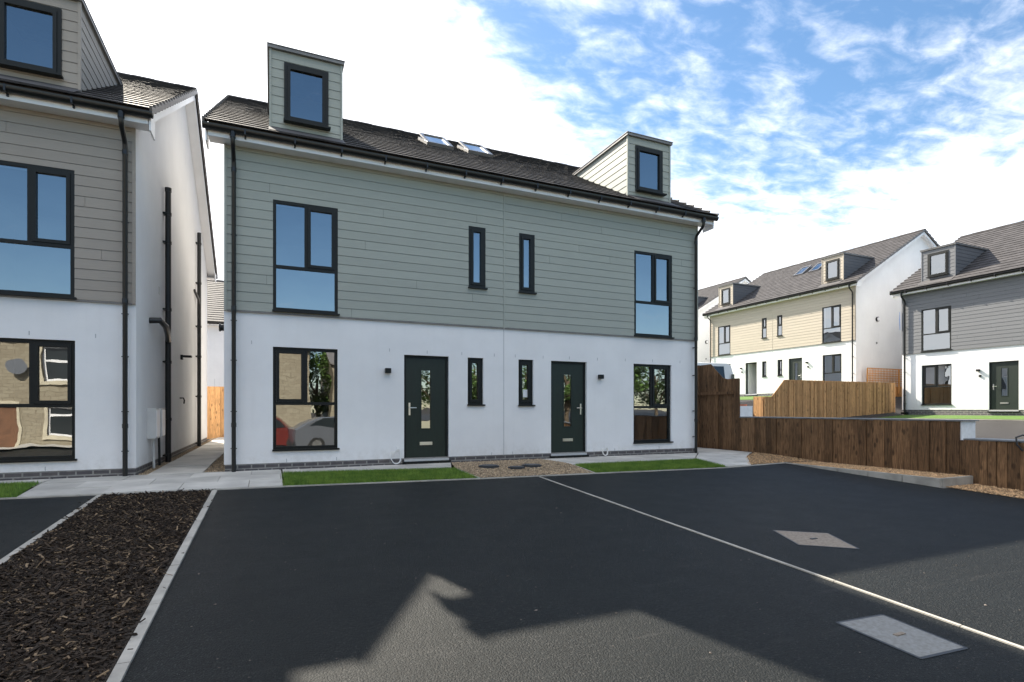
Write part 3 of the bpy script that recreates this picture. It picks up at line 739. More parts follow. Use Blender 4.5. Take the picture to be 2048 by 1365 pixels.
        for (xa, xb, fa, fb) in ((X0 - .05, X0 + .03, -.05, 1.05), (X1 - .03, X1 + .05, -.05, 1.05), (X0 + .03, X1 - .03, -.05, .03), (X0 + .03, X1 - .03, .97, 1.05)):
            n = len(ss.v); c = [(xa, fa), (xb, fa), (xb, fb), (xa, fb)]
            ss.v += [tuple(Q(x, f, 0)) for x, f in c] + [tuple(Q(x, f, .045)) for x, f in c]
            ss.f += [(n, n + 3, n + 2, n + 1), (n + 4, n + 5, n + 6, n + 7), (n, n + 1, n + 5, n + 4), (n + 1, n + 2, n + 6, n + 5), (n + 2, n + 3, n + 7, n + 6), (n + 3, n, n + 4, n + 7)]
        s2 = ss.build('sash', mat_cache('skyframe'), so)
        g_ = MB(); g_.poly([tuple(Q(x, f, .02)) for x, f in ((X0 + .03, .03), (X1 - .03, .03), (X1 - .03, .97), (X0 + .03, .97))]); g_.build('pane', M['glass'], so, recalc=False)
    return H
_c = {}
def mat_cache(k):
    if k not in _c:
        _c[k] = {'verge': lambda: mat('grey_verge', (.15, .14, .135), .5, .15, 5), 'apron': lambda: mat('lead_apron', (.07, .067, .07), .75, .15, 5),
                 'skyframe': lambda: mat('skylight_frame', (.26, .255, .25), .35, .08, 5, metal=.7)}[k]()
    return _c[k]

ZB = -1.13
mid = house((-.75, 10.87, ZB), 0, 'sage', 'sage', 'central pair of white rendered houses with sage green cladding facing the drive', seed=3, mid_detail=True)
left = house((-2.05 - HW, 10.87, ZB), 0, 'taupe', 'taupe', 'house with brown grey cladding cut off by the left edge of the photo', seed=11)
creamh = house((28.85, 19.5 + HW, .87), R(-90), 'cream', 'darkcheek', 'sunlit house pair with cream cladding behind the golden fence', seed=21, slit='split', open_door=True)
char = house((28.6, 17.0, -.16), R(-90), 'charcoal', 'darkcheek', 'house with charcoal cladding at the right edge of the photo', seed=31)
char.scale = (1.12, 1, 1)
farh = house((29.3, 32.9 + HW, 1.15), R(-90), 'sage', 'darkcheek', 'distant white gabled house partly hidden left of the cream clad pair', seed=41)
rear = house((-8.2, 34.6, ZB), 0, 'sage', 'sage', 'distant white house seen through the narrow gap above the alley fence', seed=51, rear_only=True)

def cyl(mb, p, q, r, seg=12): return mb.tube([p, q], r, seg)
# fittings on the left house's side wall (local x = HW is the wall face)
X = HW
def lp(name, mb, m, smooth=False, bevel=0): return mb.build(name, m, left, smooth=smooth, bevel=bevel)
p = MB(); p.tube([(X + .085, 2.55, .02), (X + .085, 2.55, 5.72)], .055, 14)
for z in (.15, .9, 2.1, 3.2, 4.6, 5.2): p.tube([(X + .085, 2.55, z), (X + .085, 2.55, z + .06)], .066, 14); p.box(X + .0, X + .06, 2.45, 2.65, z + .015, z + .045)
p.tube([(X + .085, 2.55, 5.70), (X + .085, 2.55, 5.78)], .064, 14)
lp('soil_pipe', p, M['pipe'], True)
p = MB(); p.tube([(X + .085, 8.0, .02), (X + .085, 8.0, 6.45)], .055, 12)
for z in (.1, 1.5, 2.7, 3.6, 4.9, 6.1): p.tube([(X + .085, 8.0, z), (X + .085, 8.0, z + .06)], .066, 12); p.box(X, X + .06, 7.9, 8.1, z + .015, z + .045)
p.tube([(X + .085, 8.0, 4.3), (X + .085, 7.8, 4.42), (X + .02, 7.45, 4.62)], .035, 10)
lp('soil_pipe', p, M['pipe'], True)
p = MB(); p.tube([(X - .02, 1.1, 2.78), (X + .16, 1.14, 2.80), (X + .20, 1.5, 2.74), (X + .16, 2.0, 2.66), (X + .10, 2.5, 2.58)], .055, 12)
lp('waste_elbow', p, M['pipe'], True)
for (a, b) in ((.86, 1.24), (1.42, 1.80)):
    p = MB(); p.box(X, X + .14, a, b, .60, 1.16); mo = lp('meter_box', p, M['lightgrey'], bevel=.008)
    p = MB(); p.box(X + .14, X + .152, a + .03, b - .03, .63, 1.13); p.build('meter_door', M['white'], mo, bevel=.003)
    p = MB(); p.tube([(X + .07, (a + b) / 2, .6), (X + .075, (a + b) / 2 + .03, .05)], .022, 8); p.build('conduit', M['lightgrey'] if a < 1 else M['pipe'], mo)
p = MB(); p.box(X, X + .05, 4.9, 5.02, 2.38, 2.5); p.box(X + .05, X + .24, 4.88, 5.04, 2.44, 2.49); lp('wall_lamp', p, M['frame'], bevel=.004)
p = MB(); p.tube([(X, 4.8, 1.42), (X + .08, 4.8, 1.42), (X + .10, 4.8, 1.36), (X + .09, 4.8, 1.28)], .018, 8); lp('overflow_pipe', p, M['pipe'], True)
p = MB(); p.box(X + .0, X + .006, 2.0, 2.1, 3.45, 3.6); lp('wall_vent', p, M['lightgrey'])
# flue on the middle house's left side, seen edge-on
p = MB(); p.tube([(.0, 1.1, 2.72), (-.13, 1.1, 2.72)], .06, 14); p.tube([(-.13, 1.1, 2.72), (-.16, 1.1, 2.72)], .075, 14); p.build('flue', M['pipe'], mid, smooth=True)
p = MB(); p.tube([(0, 1.1, 2.36), (-.06, 1.1, 2.36)], .02, 10); p.build('overflow_pipe', M['pipe'], mid, smooth=True)
# round vent + small vent on the cream gable (its near gable is local x = HW), same on the far one
for hh, xs_ in ((creamh, HW), (farh, HW)):
    p = MB(); p.tube([(xs_, 1.75, 4.12), (xs_ + .07, 1.75, 4.12)], .13, 20); fo = p.build('flue', M['pipe'], hh, smooth=True)
    MB().tube([(xs_ + .07, 1.75, 4.12), (xs_ + .10, 1.75, 4.12)], .095, 20).build('flue_cap', M['white'], fo, smooth=True)
    MB().box(xs_, xs_ + .02, 1.66, 1.76, 2.76, 2.86).build('wall_vent', M['lead'], hh)
p = MB()
for k in range(5):
    a = 17.03 + .012 * k; p.poly([(28.50 + .02 * k, a + .01, 3.95 + .1 * (k % 2)), (28.54 + .02 * k, a + .02, 3.95 + .1 * (k % 2)), (28.55 + .015 * k, a + .04, 4.85 - .08 * k), (28.52 + .015 * k, a + .03, 4.85 - .08 * k)])
me_ = p.build('plastic_strip', M['blue']); tag(me_, 'bright blue plastic strip hanging at the charcoal house corner', 'plastic strip')
me_.modifiers.new('s', 'SOLIDIFY').thickness = .01

# cable coils by the doors
def cable(loc, s, label):
    m = MB(); pts = []
    for i in range(60):
        t = i / 59 * 2 * math.pi * 2.3; rr = .115 * s * (1 + .15 * math.sin(i * .7)); pts.append((loc[0] + rr * .75 * math.cos(t), loc[1] - .012 * (i / 12), loc[2] + .02 + rr + rr * math.sin(t) * 1.0))
    pts = [(loc[0] + .02, loc[1] + .03, loc[2] + .26 * s + .05)] + pts
    m.tube(pts, .0085, 6); tag(m.build('cable_coil', M['cable'], smooth=True), label, 'cable')
cable((2.26, 10.80, zg(0, 10.8) + .03), 1.15, 'loose white cable coil at the wall left of the left front door')
cable((7.12, 10.80, zg(0, 10.8) + .03), .75, 'small white cable loop at the wall right of the right front door')

# ------------------------------------------------------------------ covers in the ground
def cover(name, quad, m, label, th=.005, knob=True):
    mb = MB(); n = 4; top = [(x, y, zg(x, y) + th) for x, y in quad]; bot = [(x, y, zg(x, y) - .02) for x, y in quad]
    mb.v += bot + top; mb.f += [(4, 5, 6, 7), (0, 1, 5, 4), (1, 2, 6, 5), (2, 3, 7, 6), (3, 0, 4, 7)]
    o = tag(mb.build(name, m), label, 'manhole cover')
    c = Vector((sum(q[0] for q in quad) / 4, sum(q[1] for q in quad) / 4)); fr = MB()
    for i in range(4):
        a = Vector(quad[i]); b = Vector(quad[(i + 1) % 4]); d = (b - a).normalized(); nrm = Vector((d.y, -d.x)) * .02
        if (a + nrm - c).length < (a - c).length: nrm = -nrm
        q = [a - d * .012, b + d * .012, b + d * .012 + nrm, a - d * .012 + nrm]
        q0 = [(v.x, v.y, zg(v.x, v.y) + .001) for v in q]; q1 = [(v.x, v.y, zg(v.x, v.y) + .004) for v in q]
        k = len(fr.v); fr.v += q0 + q1; fr.f += [(k + 4, k + 5, k + 6, k + 7), (k, k + 1, k + 5, k + 4), (k + 1, k + 2, k + 6, k + 5), (k + 2, k + 3, k + 7, k + 6), (k + 3, k, k + 4, k + 7)]
    fr.build('frame', M['darkcover'], o)
    if knob:
        kb = MB(); kb.box(c.x - .045, c.x + .045, c.y - .014, c.y + .014, zg(c.x, c.y) + th, zg(c.x, c.y) + th + .006); kb.build('lifting_slot', M['rust'] if m != M['rust'] else M['darkcover'], o)
    return o
cover('manhole_cover', [(5.0, 3.98), (5.45, 3.67), (5.70, 4.18), (5.23, 4.48)], M['rust'], 'rusty buff manhole cover set askew in the right hand tarmac bay')
cover('manhole_cover', [(3.57, 2.02), (3.97, 1.995), (3.99, 2.50), (3.57, 2.53)], M['steelcover'], 'grey steel manhole cover beside the dividing line, nearest the camera')
for i, (x, y, lab) in enumerate(((3.85, 9.83, 'dark round inspection cover in gravel, nearest the left front door'), (4.29, 9.52, 'dark round inspection cover in gravel, middle and lowest of three'), (4.69, 9.68, 'dark round inspection cover in gravel, nearest the right front door'))):
    m = MB(); m.tube([(x, y, zg(x, y) - .03), (x, y, zg(x, y) + .045)], .20 if i != 1 else .16, 22); m.tube([(x, y, zg(x, y) + .0451), (x, y, zg(x, y) + .055)], [.165 if i != 1 else .13] * 2, 22)
    tag(m.build('inspection_cover', M['darkcover'], smooth=True), lab, 'inspection cover', 'inspection covers in the gravel')

# ------------------------------------------------------------------ gravel, grass and bark
OCT = [(1, 0, 0), (-1, 0, 0), (0, 1, 0), (0, -1, 0), (0, 0, 1), (0, 0, -1)]; OF = [(0, 2, 4), (2, 1, 4), (1, 3, 4), (3, 0, 4), (2, 0, 5), (1, 2, 5), (3, 1, 5), (0, 3, 5)]
def scatter(poly, n, fn, zf, dz=0.):
    x0, x1 = min(p[0] for p in poly), max(p[0] for p in poly); y0, y1 = min(p[1] for p in poly), max(p[1] for p in poly); c = 0
    while c < n:
        x, y = rnd.uniform(x0, x1), rnd.uniform(y0, y1); c += 1
        if inside((x, y), poly): fn(x, y, zf(x, y) + dz)
def gravel(poly, n, label, m='pebble', zf=zg, dz=.0, base=True, smin=.006, smax=.015):
    o = None; mb = MB()
    def peb(x, y, z):
        s = rnd.uniform(smin, smax); a = rnd.uniform(0, 6.28); k = len(mb.v); sx2, sy2, sz2 = s * rnd.uniform(.8, 1.4), s * rnd.uniform(.7, 1.1), s * rnd.uniform(.5, .9); ca, sa = math.cos(a), math.sin(a)
        for v in OCT:
            q = (v[0] * sx2 + rnd.uniform(-.2, .2) * s, v[1] * sy2 + rnd.uniform(-.2, .2) * s, v[2] * sz2); mb.v.append((x + q[0] * ca - q[1] * sa, y + q[0] * sa + q[1] * ca, z + q[2] + rnd.uniform(0, .012)))
        mb.f += [tuple(i + k for i in f) for f in OF]
    scatter(poly, n, peb, zf, dz)
    o = mb.build('gravel', M[m], recalc=False); tag(o, label, 'gravel', kind='stuff')
    if base:
        b = sheet('gravel_bed', poly, dz - .004, M['gravelbase'], zf=zf, parent=o)
    return o
gravel([(3.26, 8.73), (5.44, 8.62), (5.6, 9.7), (5.5, 10.87), (3.42, 10.87), (3.2, 9.9)], 15000, 'buff gravel patch in front of the middle of the sage house', dz=.012)
gravel([(9.25, 8.58), (10.38, 8.66), (11.36, 8.60), (11.36, 10.35), (10.2, 9.55)], 5000, 'orange gravel corner where tarmac meets timber boarding', 'pebble_red', dz=.012)
gravel([(10.44, 5.62), (11.37, 5.62), (11.37, 8.62), (10.44, 8.62)], 9000, 'orange gravel inside raised kerb bed under the timber boards', 'pebble_red', zf=bedtop, smin=.008, smax=.019)
gravel([(10.5, 5.54), (11.37, 5.54), (11.37, 1.0), (10.62, 2.0)], 6000, 'orange gravel strip at right edge below the lower boards', 'pebble_red', dz=.01, smin=.008, smax=.02)
gravel([(-2.05, 10.86), (-1.91, 10.86), (-1.91, 24), (-2.05, 24)], 4000, 'buff gravel strip along the left house side wall', dz=.005)
gravel([(-1.07, 10.86), (-.74, 10.86), (-.74, 24), (-1.07, 24)], 5000, 'buff gravel strip along the sage house side wall', dz=.005)

def lawn(poly, n, label, zf=zg, h=(.03, .06)):
    mb = MB()
    def bl(x, y, z):
        a = rnd.uniform(0, 6.28); wd = rnd.uniform(.0018, .0034); hh = rnd.uniform(*h); l = rnd.uniform(0, .03); b = rnd.uniform(0, 6.28)
        dx, dy = math.cos(a) * wd, math.sin(a) * wd
        mb.poly([(x - dx, y - dy, z), (x + dx, y + dy, z), (x + l * math.cos(b), y + l * math.sin(b), z + hh)])
    cx0 = sum(p[0] for p in poly) / len(poly); cy0 = sum(p[1] for p in poly) / len(poly)
    scatter(poly, n, bl, zf, .012); scatter([(p[0] + math.copysign(.035, p[0] - cx0), p[1] + math.copysign(.03, p[1] - cy0)) for p in poly], n // 4, bl, zf, .005)
    o = tag(mb.build('grass', M['blade'], recalc=False), label, 'grass', kind='stuff')
    sheet('turf', poly, .012, M['turf'], zf=zf, parent=o)
lawn([(.2, 8.96), (3.20, 8.73), (3.15, 9.80), (.21, 10.2)], 42000, 'wide green lawn strip in front of the left ground floor window')
lawn([(5.50, 8.64), (8.53, 8.50), (8.75, 9.56), (5.64, 9.62)], 34000, 'small green lawn strip in front of the right ground floor window')
lawn([(-9, 9.16), (-3.03, 9.13), (-3.17, 10.38), (-9, 10.5)], 36000, 'green lawn at the left edge before the brown grey house')

mul = [(-2.05, 1.2), (-.79, 1.2), (-.77, 8.88), (-2.06, 8.92)]
mb = MB()
def chip(x, y, z):
    L = rnd.choice((rnd.uniform(.006, .02), rnd.uniform(.01, .03), rnd.uniform(.006, .016), rnd.uniform(.02, .05) if rnd.random() < .3 else .012)); wd = rnd.uniform(.0025, .008); th = rnd.uniform(.001, .004)
    a = rnd.gauss(.15, .9); e = rnd.gauss(0, .32); rr = rnd.gauss(0, .5)
    m = Matrix.Rotation(a, 3, 'Z') @ Matrix.Rotation(e, 3, 'Y') @ Matrix.Rotation(rr, 3, 'X')
    mb.obox((x, y, z + .012 + rnd.random() * .03 + abs(math.sin(e)) * L), m @ Vector((L, 0, 0)), m @ Vector((0, wd, 0)), m @ Vector((0, 0, th)))
scatter([(-2.03, 2.6), (-.80, 2.6), (-.79, 8.86), (-2.05, 8.90)], 30000, chip, zg, -.012)
scatter([(-2.16, 2.6), (-.66, 2.6), (-.64, 8.95), (-2.18, 8.97)], 260, chip, zg, .004)
def bigchip(x, y, z):
    L = rnd.uniform(.025, .07); a = rnd.uniform(0, 3.14); m = Matrix.Rotation(a, 3, 'Z') @ Matrix.Rotation(rnd.gauss(0, .25), 3, 'Y')
    mb.obox((x, y, z + .035), m @ Vector((L, 0, 0)), m @ Vector((0, rnd.uniform(.004, .011), 0)), m @ Vector((0, 0, .002)))
scatter([(-2.0, 2.6), (-.84, 2.6), (-.83, 8.8), (-2.02, 8.85)], 420, bigchip, zg, -.005)
mo = tag(mb.build('bark_mulch', M['chip'], recalc=False), 'dark bark mulch bed between two pale edging strips', 'bark mulch', kind='stuff')
sheet('mulch_bed', mul, .01, M['soil'], parent=mo)

# crumbs of grit on the tarmac
mb = MB()
for i in range(420):
    x, y = rnd.uniform(-.6, 10), rnd.uniform(1.6, 8.4); s = rnd.uniform(.003, .007) * (1 if rnd.random() < .85 else 1.8); k = len(mb.v)
    for v in OCT: mb.v.append((x + v[0] * s * rnd.uniform(.7, 1.5), y + v[1] * s, zg(x, y) + .002 + v[2] * s * .6))
    mb.f += [tuple(i_ + k for i_ in f) for f in OF]
tag(mb.build('grit', mat('grit', (.12, .10, .085), .8, .4, 30, island=.6), recalc=False), 'loose grit crumbs scattered over the tarmac drive', 'grit', kind='stuff')

# ------------------------------------------------------------------ retaining wall and timber
rw = MB()
rw.box(11.44, 11.88, -7.4, 5.78, -2.0, -.54); rw.box(11.44, 11.88, 5.782, 10.88, -2.0, -.205); rw.box(11.44, 11.88, 10.882, 26, -2.0, .10)
RW = empty('retaining_wall', (11.66, 5.8, -1.3), label='white rendered retaining wall faced with brown timber boards', cat='wall')
def child(o, par): o.parent = par; o.matrix_parent_inverse = Matrix.Translation(-Vector(par.location)); return o
child(rw.build('wall_core', M['render']), RW)
cp = MB()
y = 5.74
while y < 10.86: cp.box(11.395, 11.92, y, min(y + .897, 10.88), -.2045, -.182); y += .9
y = -7.3
while y < 5.6: cp.box(11.395, 11.90, y, min(y + .897, 5.735), -.5395, -.515); y += .9
child(cp.build('coping', mat('slate_coping', (.20, .21, .22), .6, .15, 5), bevel=.004), RW)

def boarding(mb, along, fixed, a0, a1, zb, zt, seed, wmin=.10, wmax=.19, th=.018, prouds=(.0, .016), flip=1, gapw=.007):
    r = random.Random(seed); a = a0
    back_ = [(a0, zb(a0), zt(a0))]; q_ = a0
    while q_ < a1 - .001:
        q_ = min(q_ + .1, a1); back_.append((q_, zb(q_), zt(q_)))
    for (qa, za0, za1), (qb, zb0, zb1) in zip(back_[:-1], back_[1:]):
        pts = ((qa, za0), (qb, zb0), (qb, zb1 - .012), (qa, za1 - .012))
        mb.poly([(fixed - flip * .0005, q, z_) if along == 'y' else (q, fixed - flip * .0005, z_) for q, z_ in pts])
    while a < a1 - .02:
        wd = min(r.uniform(wmin, wmax), a1 - a); pr = r.choice(prouds) + r.uniform(0.001, .005); b = a + wd - gapw
        for_z = [(a, zb(a), zt(a)), (b, zb(b), zt(b))]; hj = r.uniform(-.006, .004)
        f0, f1 = fixed - flip * pr, fixed - flip * (pr + th); k = len(mb.v)
        for f in (f0, f1):
            for (q, z0, z1) in for_z:
                for zz_ in (z0, z1 + hj):
                    mb.v.append((f, q, zz_) if along == 'y' else (q, f, zz_))
        mb.f += [(k, k + 2, k + 3, k + 1), (k + 4, k + 5, k + 7, k + 6), (k, k + 4, k + 6, k + 2), (k + 1, k + 3, k + 7, k + 5), (k, k + 1, k + 5, k + 4), (k + 2, k + 6, k + 7, k + 3)]
        a += wd
tf = MB()
boarding(tf, 'y', 11.435, -7.3, 5.80, lambda y: zg(0, y) - .02, lambda y: -.545, 5, .12, .24)
boarding(tf, 'y', 11.435, 5.80, 10.88, lambda y: -1.22, lambda y: -.21, 6, .12, .24)
child(tf.build('timber_boards', M['timber']), RW)
TF = empty('timber_fence', (11.42, 11.5, -1.15), label='tall brown close boarded fence with sloping top beside the sage house', cat='fence')
tf = MB()
def ttop(y): return .84 if y < 11.42 else (.84 + (y - 11.42) / .5 * .45 if y < 11.92 else 1.29)
boarding(tf, 'y', 11.434, 10.885, 24, lambda y: -1.2, ttop, 8, .13, .19)
child(tf.build('boards', M['timber']), TF)
rl = MB(); rl.box(11.345, 11.392, 11.05, 12.6, .42, .50); rl.box(11.345, 11.392, 14, 24, .42, .5); child(rl.build('rail', M['timber']), TF)
fp = MB(); fp.box(11.40, 11.50, 10.79, 10.884, -.16, .80) if 0 else fp.box(11.45, 11.53, 12.6, 12.68, .1, 1.25); child(fp.build('post', M['timber']), TF)

GF = empty('timber_fence', (23.9, 17.3, -.4), label='golden feather edge fence with sloped left end before the cream house', cat='fence')
gf = MB()
def gtop(x): return .58 if x < 20.0 else (.58 + (x - 20.0) / .75 * .74 if x < 20.75 else 1.33 + .008 * (x - 20.75) * .3)
boarding(gf, 'x', 17.3, 19.55, 28.5, lambda x: zr(x, 17.2) - .1, gtop, 9, .105, .12, .02, (.0, .020), flip=1, gapw=.012)
boarding(gf, 'y', 19.56, 17.32, 17.85, lambda y: -1.0, lambda y: .58, 10, .11, .13, .014, (.0, .01), flip=1)
child(gf.build('boards', M['timber2']), GF)
gp = MB()
for x in (19.62, 20.9, 23.3, 25.7, 28.0): gp.box(x, x + .09, 17.33, 17.42, -1, .55 if x < 20 else 1.28)
child(gp.build('post', M['timber2']), GF)
gr_ = MB()
for z in (-.2, .45): gr_.box(19.72, 28.4, 17.302, 17.328, z, z + .08)
child(gr_.build('rail', M['timber2']), GF)

TR = empty('trellis_fence', (31.2, 19.2, .85), label='orange square trellis on a fence between cream and charcoal houses', cat='trellis')
tr = MB(); x0, x1, z0, z1 = 29.35, 33.9, 1.30, 2.22
for i in range(int((x1 - x0) / .13) + 1): tr.box(x0 + i * .13, x0 + i * .13 + .032, 19.2, 19.215, z0, z1)
for i in range(int((z1 - z0) / .13) + 1): tr.box(x0, x1, 19.185, 19.1995, z0 + i * .13, z0 + i * .13 + .032)
tr.box(x0 - .02, x1, 19.17, 19.225, z1, z1 + .04); tr.box(x0 - .05, x0 - .001, 19.17, 19.23, .8, z1)
child(tr.build('trellis', M['timber3']), TR)
tp = MB(); tp.box(31.9, 32.0, 19.13, 19.17, .8, 2.22); child(tp.build('post', M['timber3']), TR)
tb = MB(); boarding(tb, 'x', 19.2, 29.35, 33.9, lambda x: .6, lambda x: 1.28, 12, .11, .13, .014, (0, .01)); child(tb.build('boards', M['timber3']), TR)

# alley end fence
AF = empty('timber_fence', (-1.4, 24.6, -1.1), label='golden boarded fence closing the far end of the narrow alley', cat='fence')
af = MB(); boarding(af, 'x', 24.6, -3.4, 1.2, lambda x: -1.15, lambda x: .92, 13, .14, .2, .016, (0, .014)); child(af.build('boards', M['timber2']), AF)
af = MB(); af.box(-3.4, 1.2, 24.62, 24.66, .3, .39); child(af.build('rail', M['timber2']), AF)

# brick stack beyond the fence end, cable end at the right edge
bs = MB(); r2 = random.Random(4)
for k in range(7):
    for i in range(3):
        for j in range(2):
            x = 19.0 + i * .225 + r2.uniform(-.01, .01); y_ = 18.3 + j * .11 + r2.uniform(-.01, .01); z = zr(19, 18.3) + k * .067; bs.box(x, x + .215, y_, y_ + .1, z, z + .065)
tag(bs.build('brick_stack', mat('red_facing_brick', (.42, .16, .09), .85, .2, 8, island=.25)), 'small stack of red bricks by the end of the golden fence', 'brick stack')
hc = MB(); hc.tube([(11.62, 4.75, -.52 + .018), (11.55, 4.82, -.47), (11.45, 4.9, -.42), (11.35, 4.95, -.46), (11.31, 4.92, -.58), (11.33, 4.85, -.68)], .014, 8)
tag(hc.build('hose', M['pipe'], smooth=True), 'black hose end curling over the lower boards at the right edge', 'hose')

# ------------------------------------------------------------------ vehicles
def vehicle(name, loc, rz, paint, prof, glassprof, width, wheels, label, cat, extra=None):
    V = empty(name, loc, rz, label, cat)
    hw = width / 2
    def body(pr, w0, tuck, m, nm, inset=0.):
        bm = bmesh.new(); n = len(pr)
        rings = []
        for yy, k in ((-hw, 1), (-hw + .12, 0), (hw - .12, 0), (hw, 1)):
            ring = []
            cx = sum(p_[0] for p_ in pr) / n
            for (px, pz) in pr:
                t_ = max(0, (pz - .9)) * tuck
                y2 = yy * (1 - t_ / hw) ; q = .04 if k else 0
                ring.append(bm.verts.new((px + (cx - px) * q * .5, y2, pz - (.03 if (k and pz > .9) else 0))))
            rings.append(ring)
        for a, b in zip(rings[:-1], rings[1:]):
            for i in range(n): bm.faces.new((a[i], a[(i + 1) % n], b[(i + 1) % n], b[i]))
        bm.faces.new(rings[0][::-1]); bm.faces.new(rings[-1])
        bmesh.ops.recalc_face_normals(bm, faces=bm.faces)
        for f in bm.faces: f.smooth = True
        for e in bm.edges:
            if e.calc_face_angle(0) > .75: e.smooth = False
        me = bpy.data.meshes.new(nm); bm.to_mesh(me); bm.free(); me.materials.append(m); o = bpy.data.objects.new(nm, me); COL.objects.link(o); o.parent = V
        return o
    body(prof, hw, .16, paint, 'body')
    for sgn in (-1, 1):
        for gp_ in glassprof:
            mb_ = MB(); cz = lambda z: sgn * (hw * (1 - max(0, z - .9) * .16 / hw) + .006)
            mb_.poly([(p_[0], cz(p_[1]), p_[1]) for p_ in gp_]); g_ = mb_.build('side_window', M['darkglass'], V)
    for (wx) in wheels:
        for sgn in (-1, 1):
            wb = MB(); wb.tube([(wx, sgn * (hw - .2), .32), (wx, sgn * (hw + .01), .32)], .32, 24); wo2 = wb.build('wheel', M['rubber'], V, smooth=True)
            MB().tube([(wx, sgn * (hw + .011), .32), (wx, sgn * (hw + .02), .32)], .2, 18).build('rim', M['chrome'], wo2)
    return V
carp = [(-2.1, .25), (2.1, .25), (2.15, .6), (2.0, .8), (1.1, .95), (.45, 1.42), (-1.1, 1.46), (-1.85, 1.05), (-2.12, .95), (-2.15, .5)]
carg = [[(.95, .97), (.42, 1.36), (-.2, 1.39), (-.2, .97)], [(-.28, .97), (-.28, 1.39), (-1.05, 1.39), (-1.6, 1.02)]]
vehicle('parked_car', (-.3, -4.3, zg(0, -4)), R(4), M['red'], carp, carg, 1.75, (1.3, -1.3), 'red hatchback parked across the street, mirrored in the left window', 'car')
vehicle('parked_car', (2.9, -2.6, zg(0, -2.6)), R(-6), M['silver'], carp, carg, 1.75, (1.3, -1.3), 'silver car parked across the street, mirrored in the left window', 'car')
vanp = [(-2.35, .3), (2.3, .3), (2.35, .8), (2.1, 1.05), (1.45, 1.2), (1.0, 1.9), (.8, 1.98), (-2.05, 2.0), (-2.2, 1.9), (-2.42, .9)]
vang = [[(1.3, 1.2), (.92, 1.8), (.3, 1.82), (.3, 1.2)], [(-.9, 1.2), (-.9, 1.84), (-1.75, 1.84), (-1.75, 1.2)]]
V = vehicle('parked_van', (16.35, 19.0, zr(17, 19) + .02), R(180), M['vanwhite'], vanp, vang, 1.9, (1.5, -1.4), 'white van showing above the tall fence by the sage house', 'van')
V.rotation_euler = (0, 0, R(176)); 
MB().box(-2.2, -2.05, .93, .955, 1.2, 1.5).build('tail_light', M['darkglass'], V)

# ------------------------------------------------------------------ across the street behind the camera (mirrored in the windows)
def terrace(x0, x1, yf, h, label, cells, ridge=1.6):
    T = empty('stone_house', (x0, yf, zg(0, -9)), 0, label, 'house'); Wd = x1 - x0; dp = 7.0
    ops = [c[:4] for c in cells]
    mb_ = MB(); grid_wall(mb_, 0, Wd, 0, h, ops, lambda a, t, z: (a, -t, z), .35)
    mb_.box(0, Wd, -dp, -dp + .3, 0, h)
    for xa in (0, Wd - .3): mb_.prism([(-.36, 0), (-dp + .31, 0), (-dp + .31, h), (-dp / 2, h + ridge - .05), (-.36, h)], lambda p, a: (a, p[0], p[1]), xa, xa + .3)
    mb_.build('wall', M['stone'], T)
    MB().prism([(.3, h - .08), (-dp / 2, h + ridge), (-dp - .3, h - .08), (-dp - .3, h + .04), (-dp / 2, h + ridge + .12), (.3, h + .04)], lambda p, a: (a, p[0], p[1]), -.1, Wd + .1).build('roof', mat_cache('verge'), T)
    for (a, b, c, d, kind) in cells:
        tr_ = MB(); tr_.box(a - .15, b + .15, -.02, .06, d, d + .22); tr_.box(a - .15, b + .15, -.02, .09, c - .16, c); tr_.box(a - .14, a, -.02, .04, c, d); tr_.box(b, b + .14, -.02, .04, c, d)
        tr_.build('stone_surround', M['stonetrim'], T)
        if kind == 'door': MB().box(a, b, -.2, -.14, c, d).build('door', M['stain'], T); continue
        f = MB(); wd = .09
        f.box(a, b, -.2, -.12, c, c + wd); f.box(a, b, -.2, -.12, d - wd, d); f.box(a, a + wd, -.2, -.12, c + wd, d - wd); f.box(b - wd, b, -.2, -.12, c + wd, d - wd)
        zt = c + (d - c) * .68; f.box(a + wd, b - wd, -.2, -.12, zt - .05, zt + .05)
        fo = f.build('window', M['white'], T); MB().poly([(a + wd, -.16, c + wd), (b - wd, -.16, c + wd), (b - wd, -.16, d - wd), (a + wd, -.16, d - wd)]).build('pane', M['darkglass'], fo)
    if Wd > 20:
        d_ = MB(); d_.tube([(23.8, .25, 3.6), (23.8, .30, 3.6), (23.8, .33, 3.6)], [.08, .3, .34], 20); d_.tube([(23.8, 0, 3.5), (23.8, .25, 3.6)], .02, 8); d_.build('satellite_dish', M['silver'], T, smooth=True)
    return T
gz = 0
terrace(-34, 1.9, -9.2, 5.0, 'long buff stone terrace across the street, mirrored in left windows', [(24.6, 25.9, 2.95, 4.5, 'w'), (24.7, 26.3, .5, 1.9, 'w'), (22.7, 23.7, .1, 1.9, 'door'), (21.4, 22.8, 3.1, 4.5, 'w'), (20.6, 22.6, .75, 2.35, 'w'), (30.7, 31.7, .1, 2.2, 'door'), (15, 16.5, 3.1, 4.5, 'w'), (15, 16.5, .8, 2.3, 'w')])
terrace(3.15, 6.9, -10.5, 4.4, 'smaller buff stone house with gable across the street, beyond the tree gap', [(1.6, 2.8, .9, 2.3, 'w')])
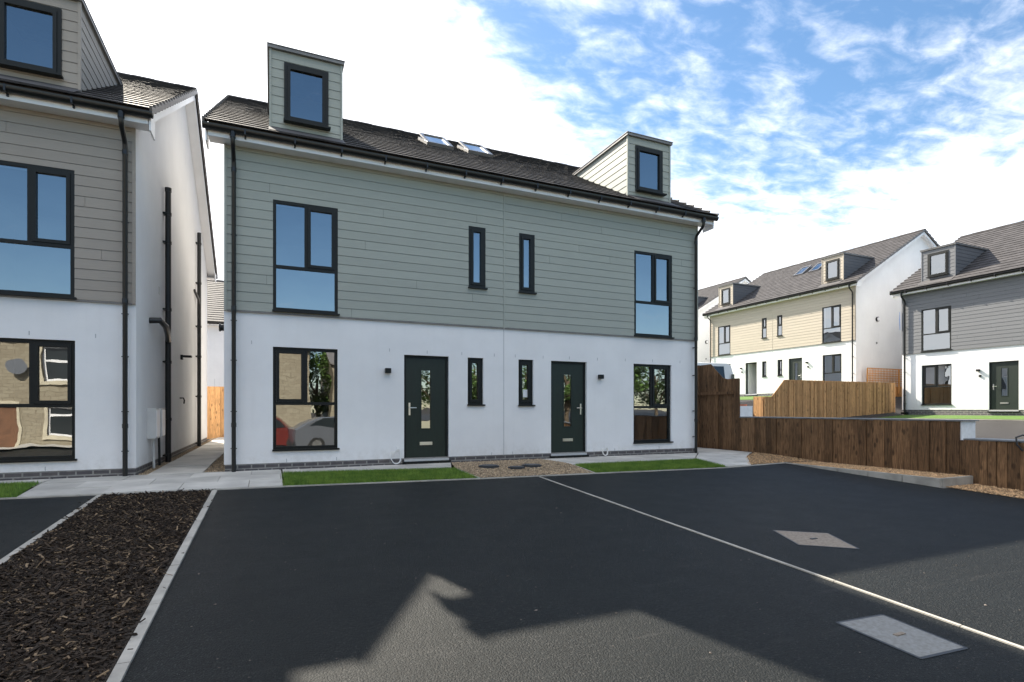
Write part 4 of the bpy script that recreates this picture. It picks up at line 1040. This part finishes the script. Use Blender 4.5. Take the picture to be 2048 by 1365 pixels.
def crown_mesh(seed):
    r = random.Random(seed); mb_ = MB()
    for c in range(60):
        a = r.uniform(0, 6.28); z = r.uniform(-1, 1); q = math.sqrt(1 - z * z) * r.uniform(.5, 1); cc = Vector((2.0 * q * math.cos(a), 2.0 * q * math.sin(a), 2.1 * z + 4.6)); s = r.uniform(.4, .8)
        for k in range(85):
            p_ = cc + Vector((r.gauss(0, 1), r.gauss(0, 1), r.gauss(0, .8))) * s * .55; l = r.uniform(.06, .13); n1 = Vector((r.gauss(0, 1), r.gauss(0, 1), r.gauss(0, 1))).normalized(); n2 = n1.orthogonal().normalized()
            mb_.poly([p_ - n1 * l, p_ + n2 * l * .5, p_ + n1 * l, p_ - n2 * l * .5])
    return mb_
def tree_():
    T = empty('tree', (0, 0, 0)); t_ = MB(); t_.tube([(0, 0, 0), (.05, .02, 1.2), (-.05, .05, 2.4), (.1, 0, 4.6)], [.2, .16, .12, .04], 10)
    for a in range(6): t_.tube([(0, 0, 2.0 + a * .3), (.7 * math.cos(a * 2.1), .7 * math.sin(a * 2.1), 3.0 + a * .3), (1.3 * math.cos(a * 2.1), 1.3 * math.sin(a * 2.1), 3.9 + a * .3)], [.08, .05, .02], 7)
    t_.build('trunk', M['bark'], T, smooth=True); crown_mesh(3).build('crown', M['leaf'], T, recalc=False); return T
T0 = tree_()
spots = [(2.6, -13.5, 1.0, 'tree in the gap between the two stone houses across the street'), (9.0, -9.6, 1.1, 'tree just right of the smaller stone house across the street'), (11.9, -10.8, 1.15, 'second tree right of the smaller stone house across the street'),
         (15.0, -9.8, 1.1, 'third tree right of the smaller stone house across the street'), (18.4, -10.5, 1.2, 'fourth tree right of the smaller stone house across the street'), (22.0, -9.9, 1.15, 'fifth tree right of the smaller stone house across the street'), (25.6, -10.4, 1.15, 'farthest right tree of the roadside row across the street')]
for i, (x, y_, s, lab) in enumerate(spots):
    if i == 0: T = T0
    else:
        T = T0.copy(); COL.objects.link(T)
        for ch in list(T0.children): c_ = ch.copy(); COL.objects.link(c_); c_.parent = T
    T.location = (x, y_, zg(0, -9)); T.scale = (s, s, s * .8); T.rotation_euler = (0, 0, i * 1.3); tag(T, lab, 'tree', 'trees across the street')
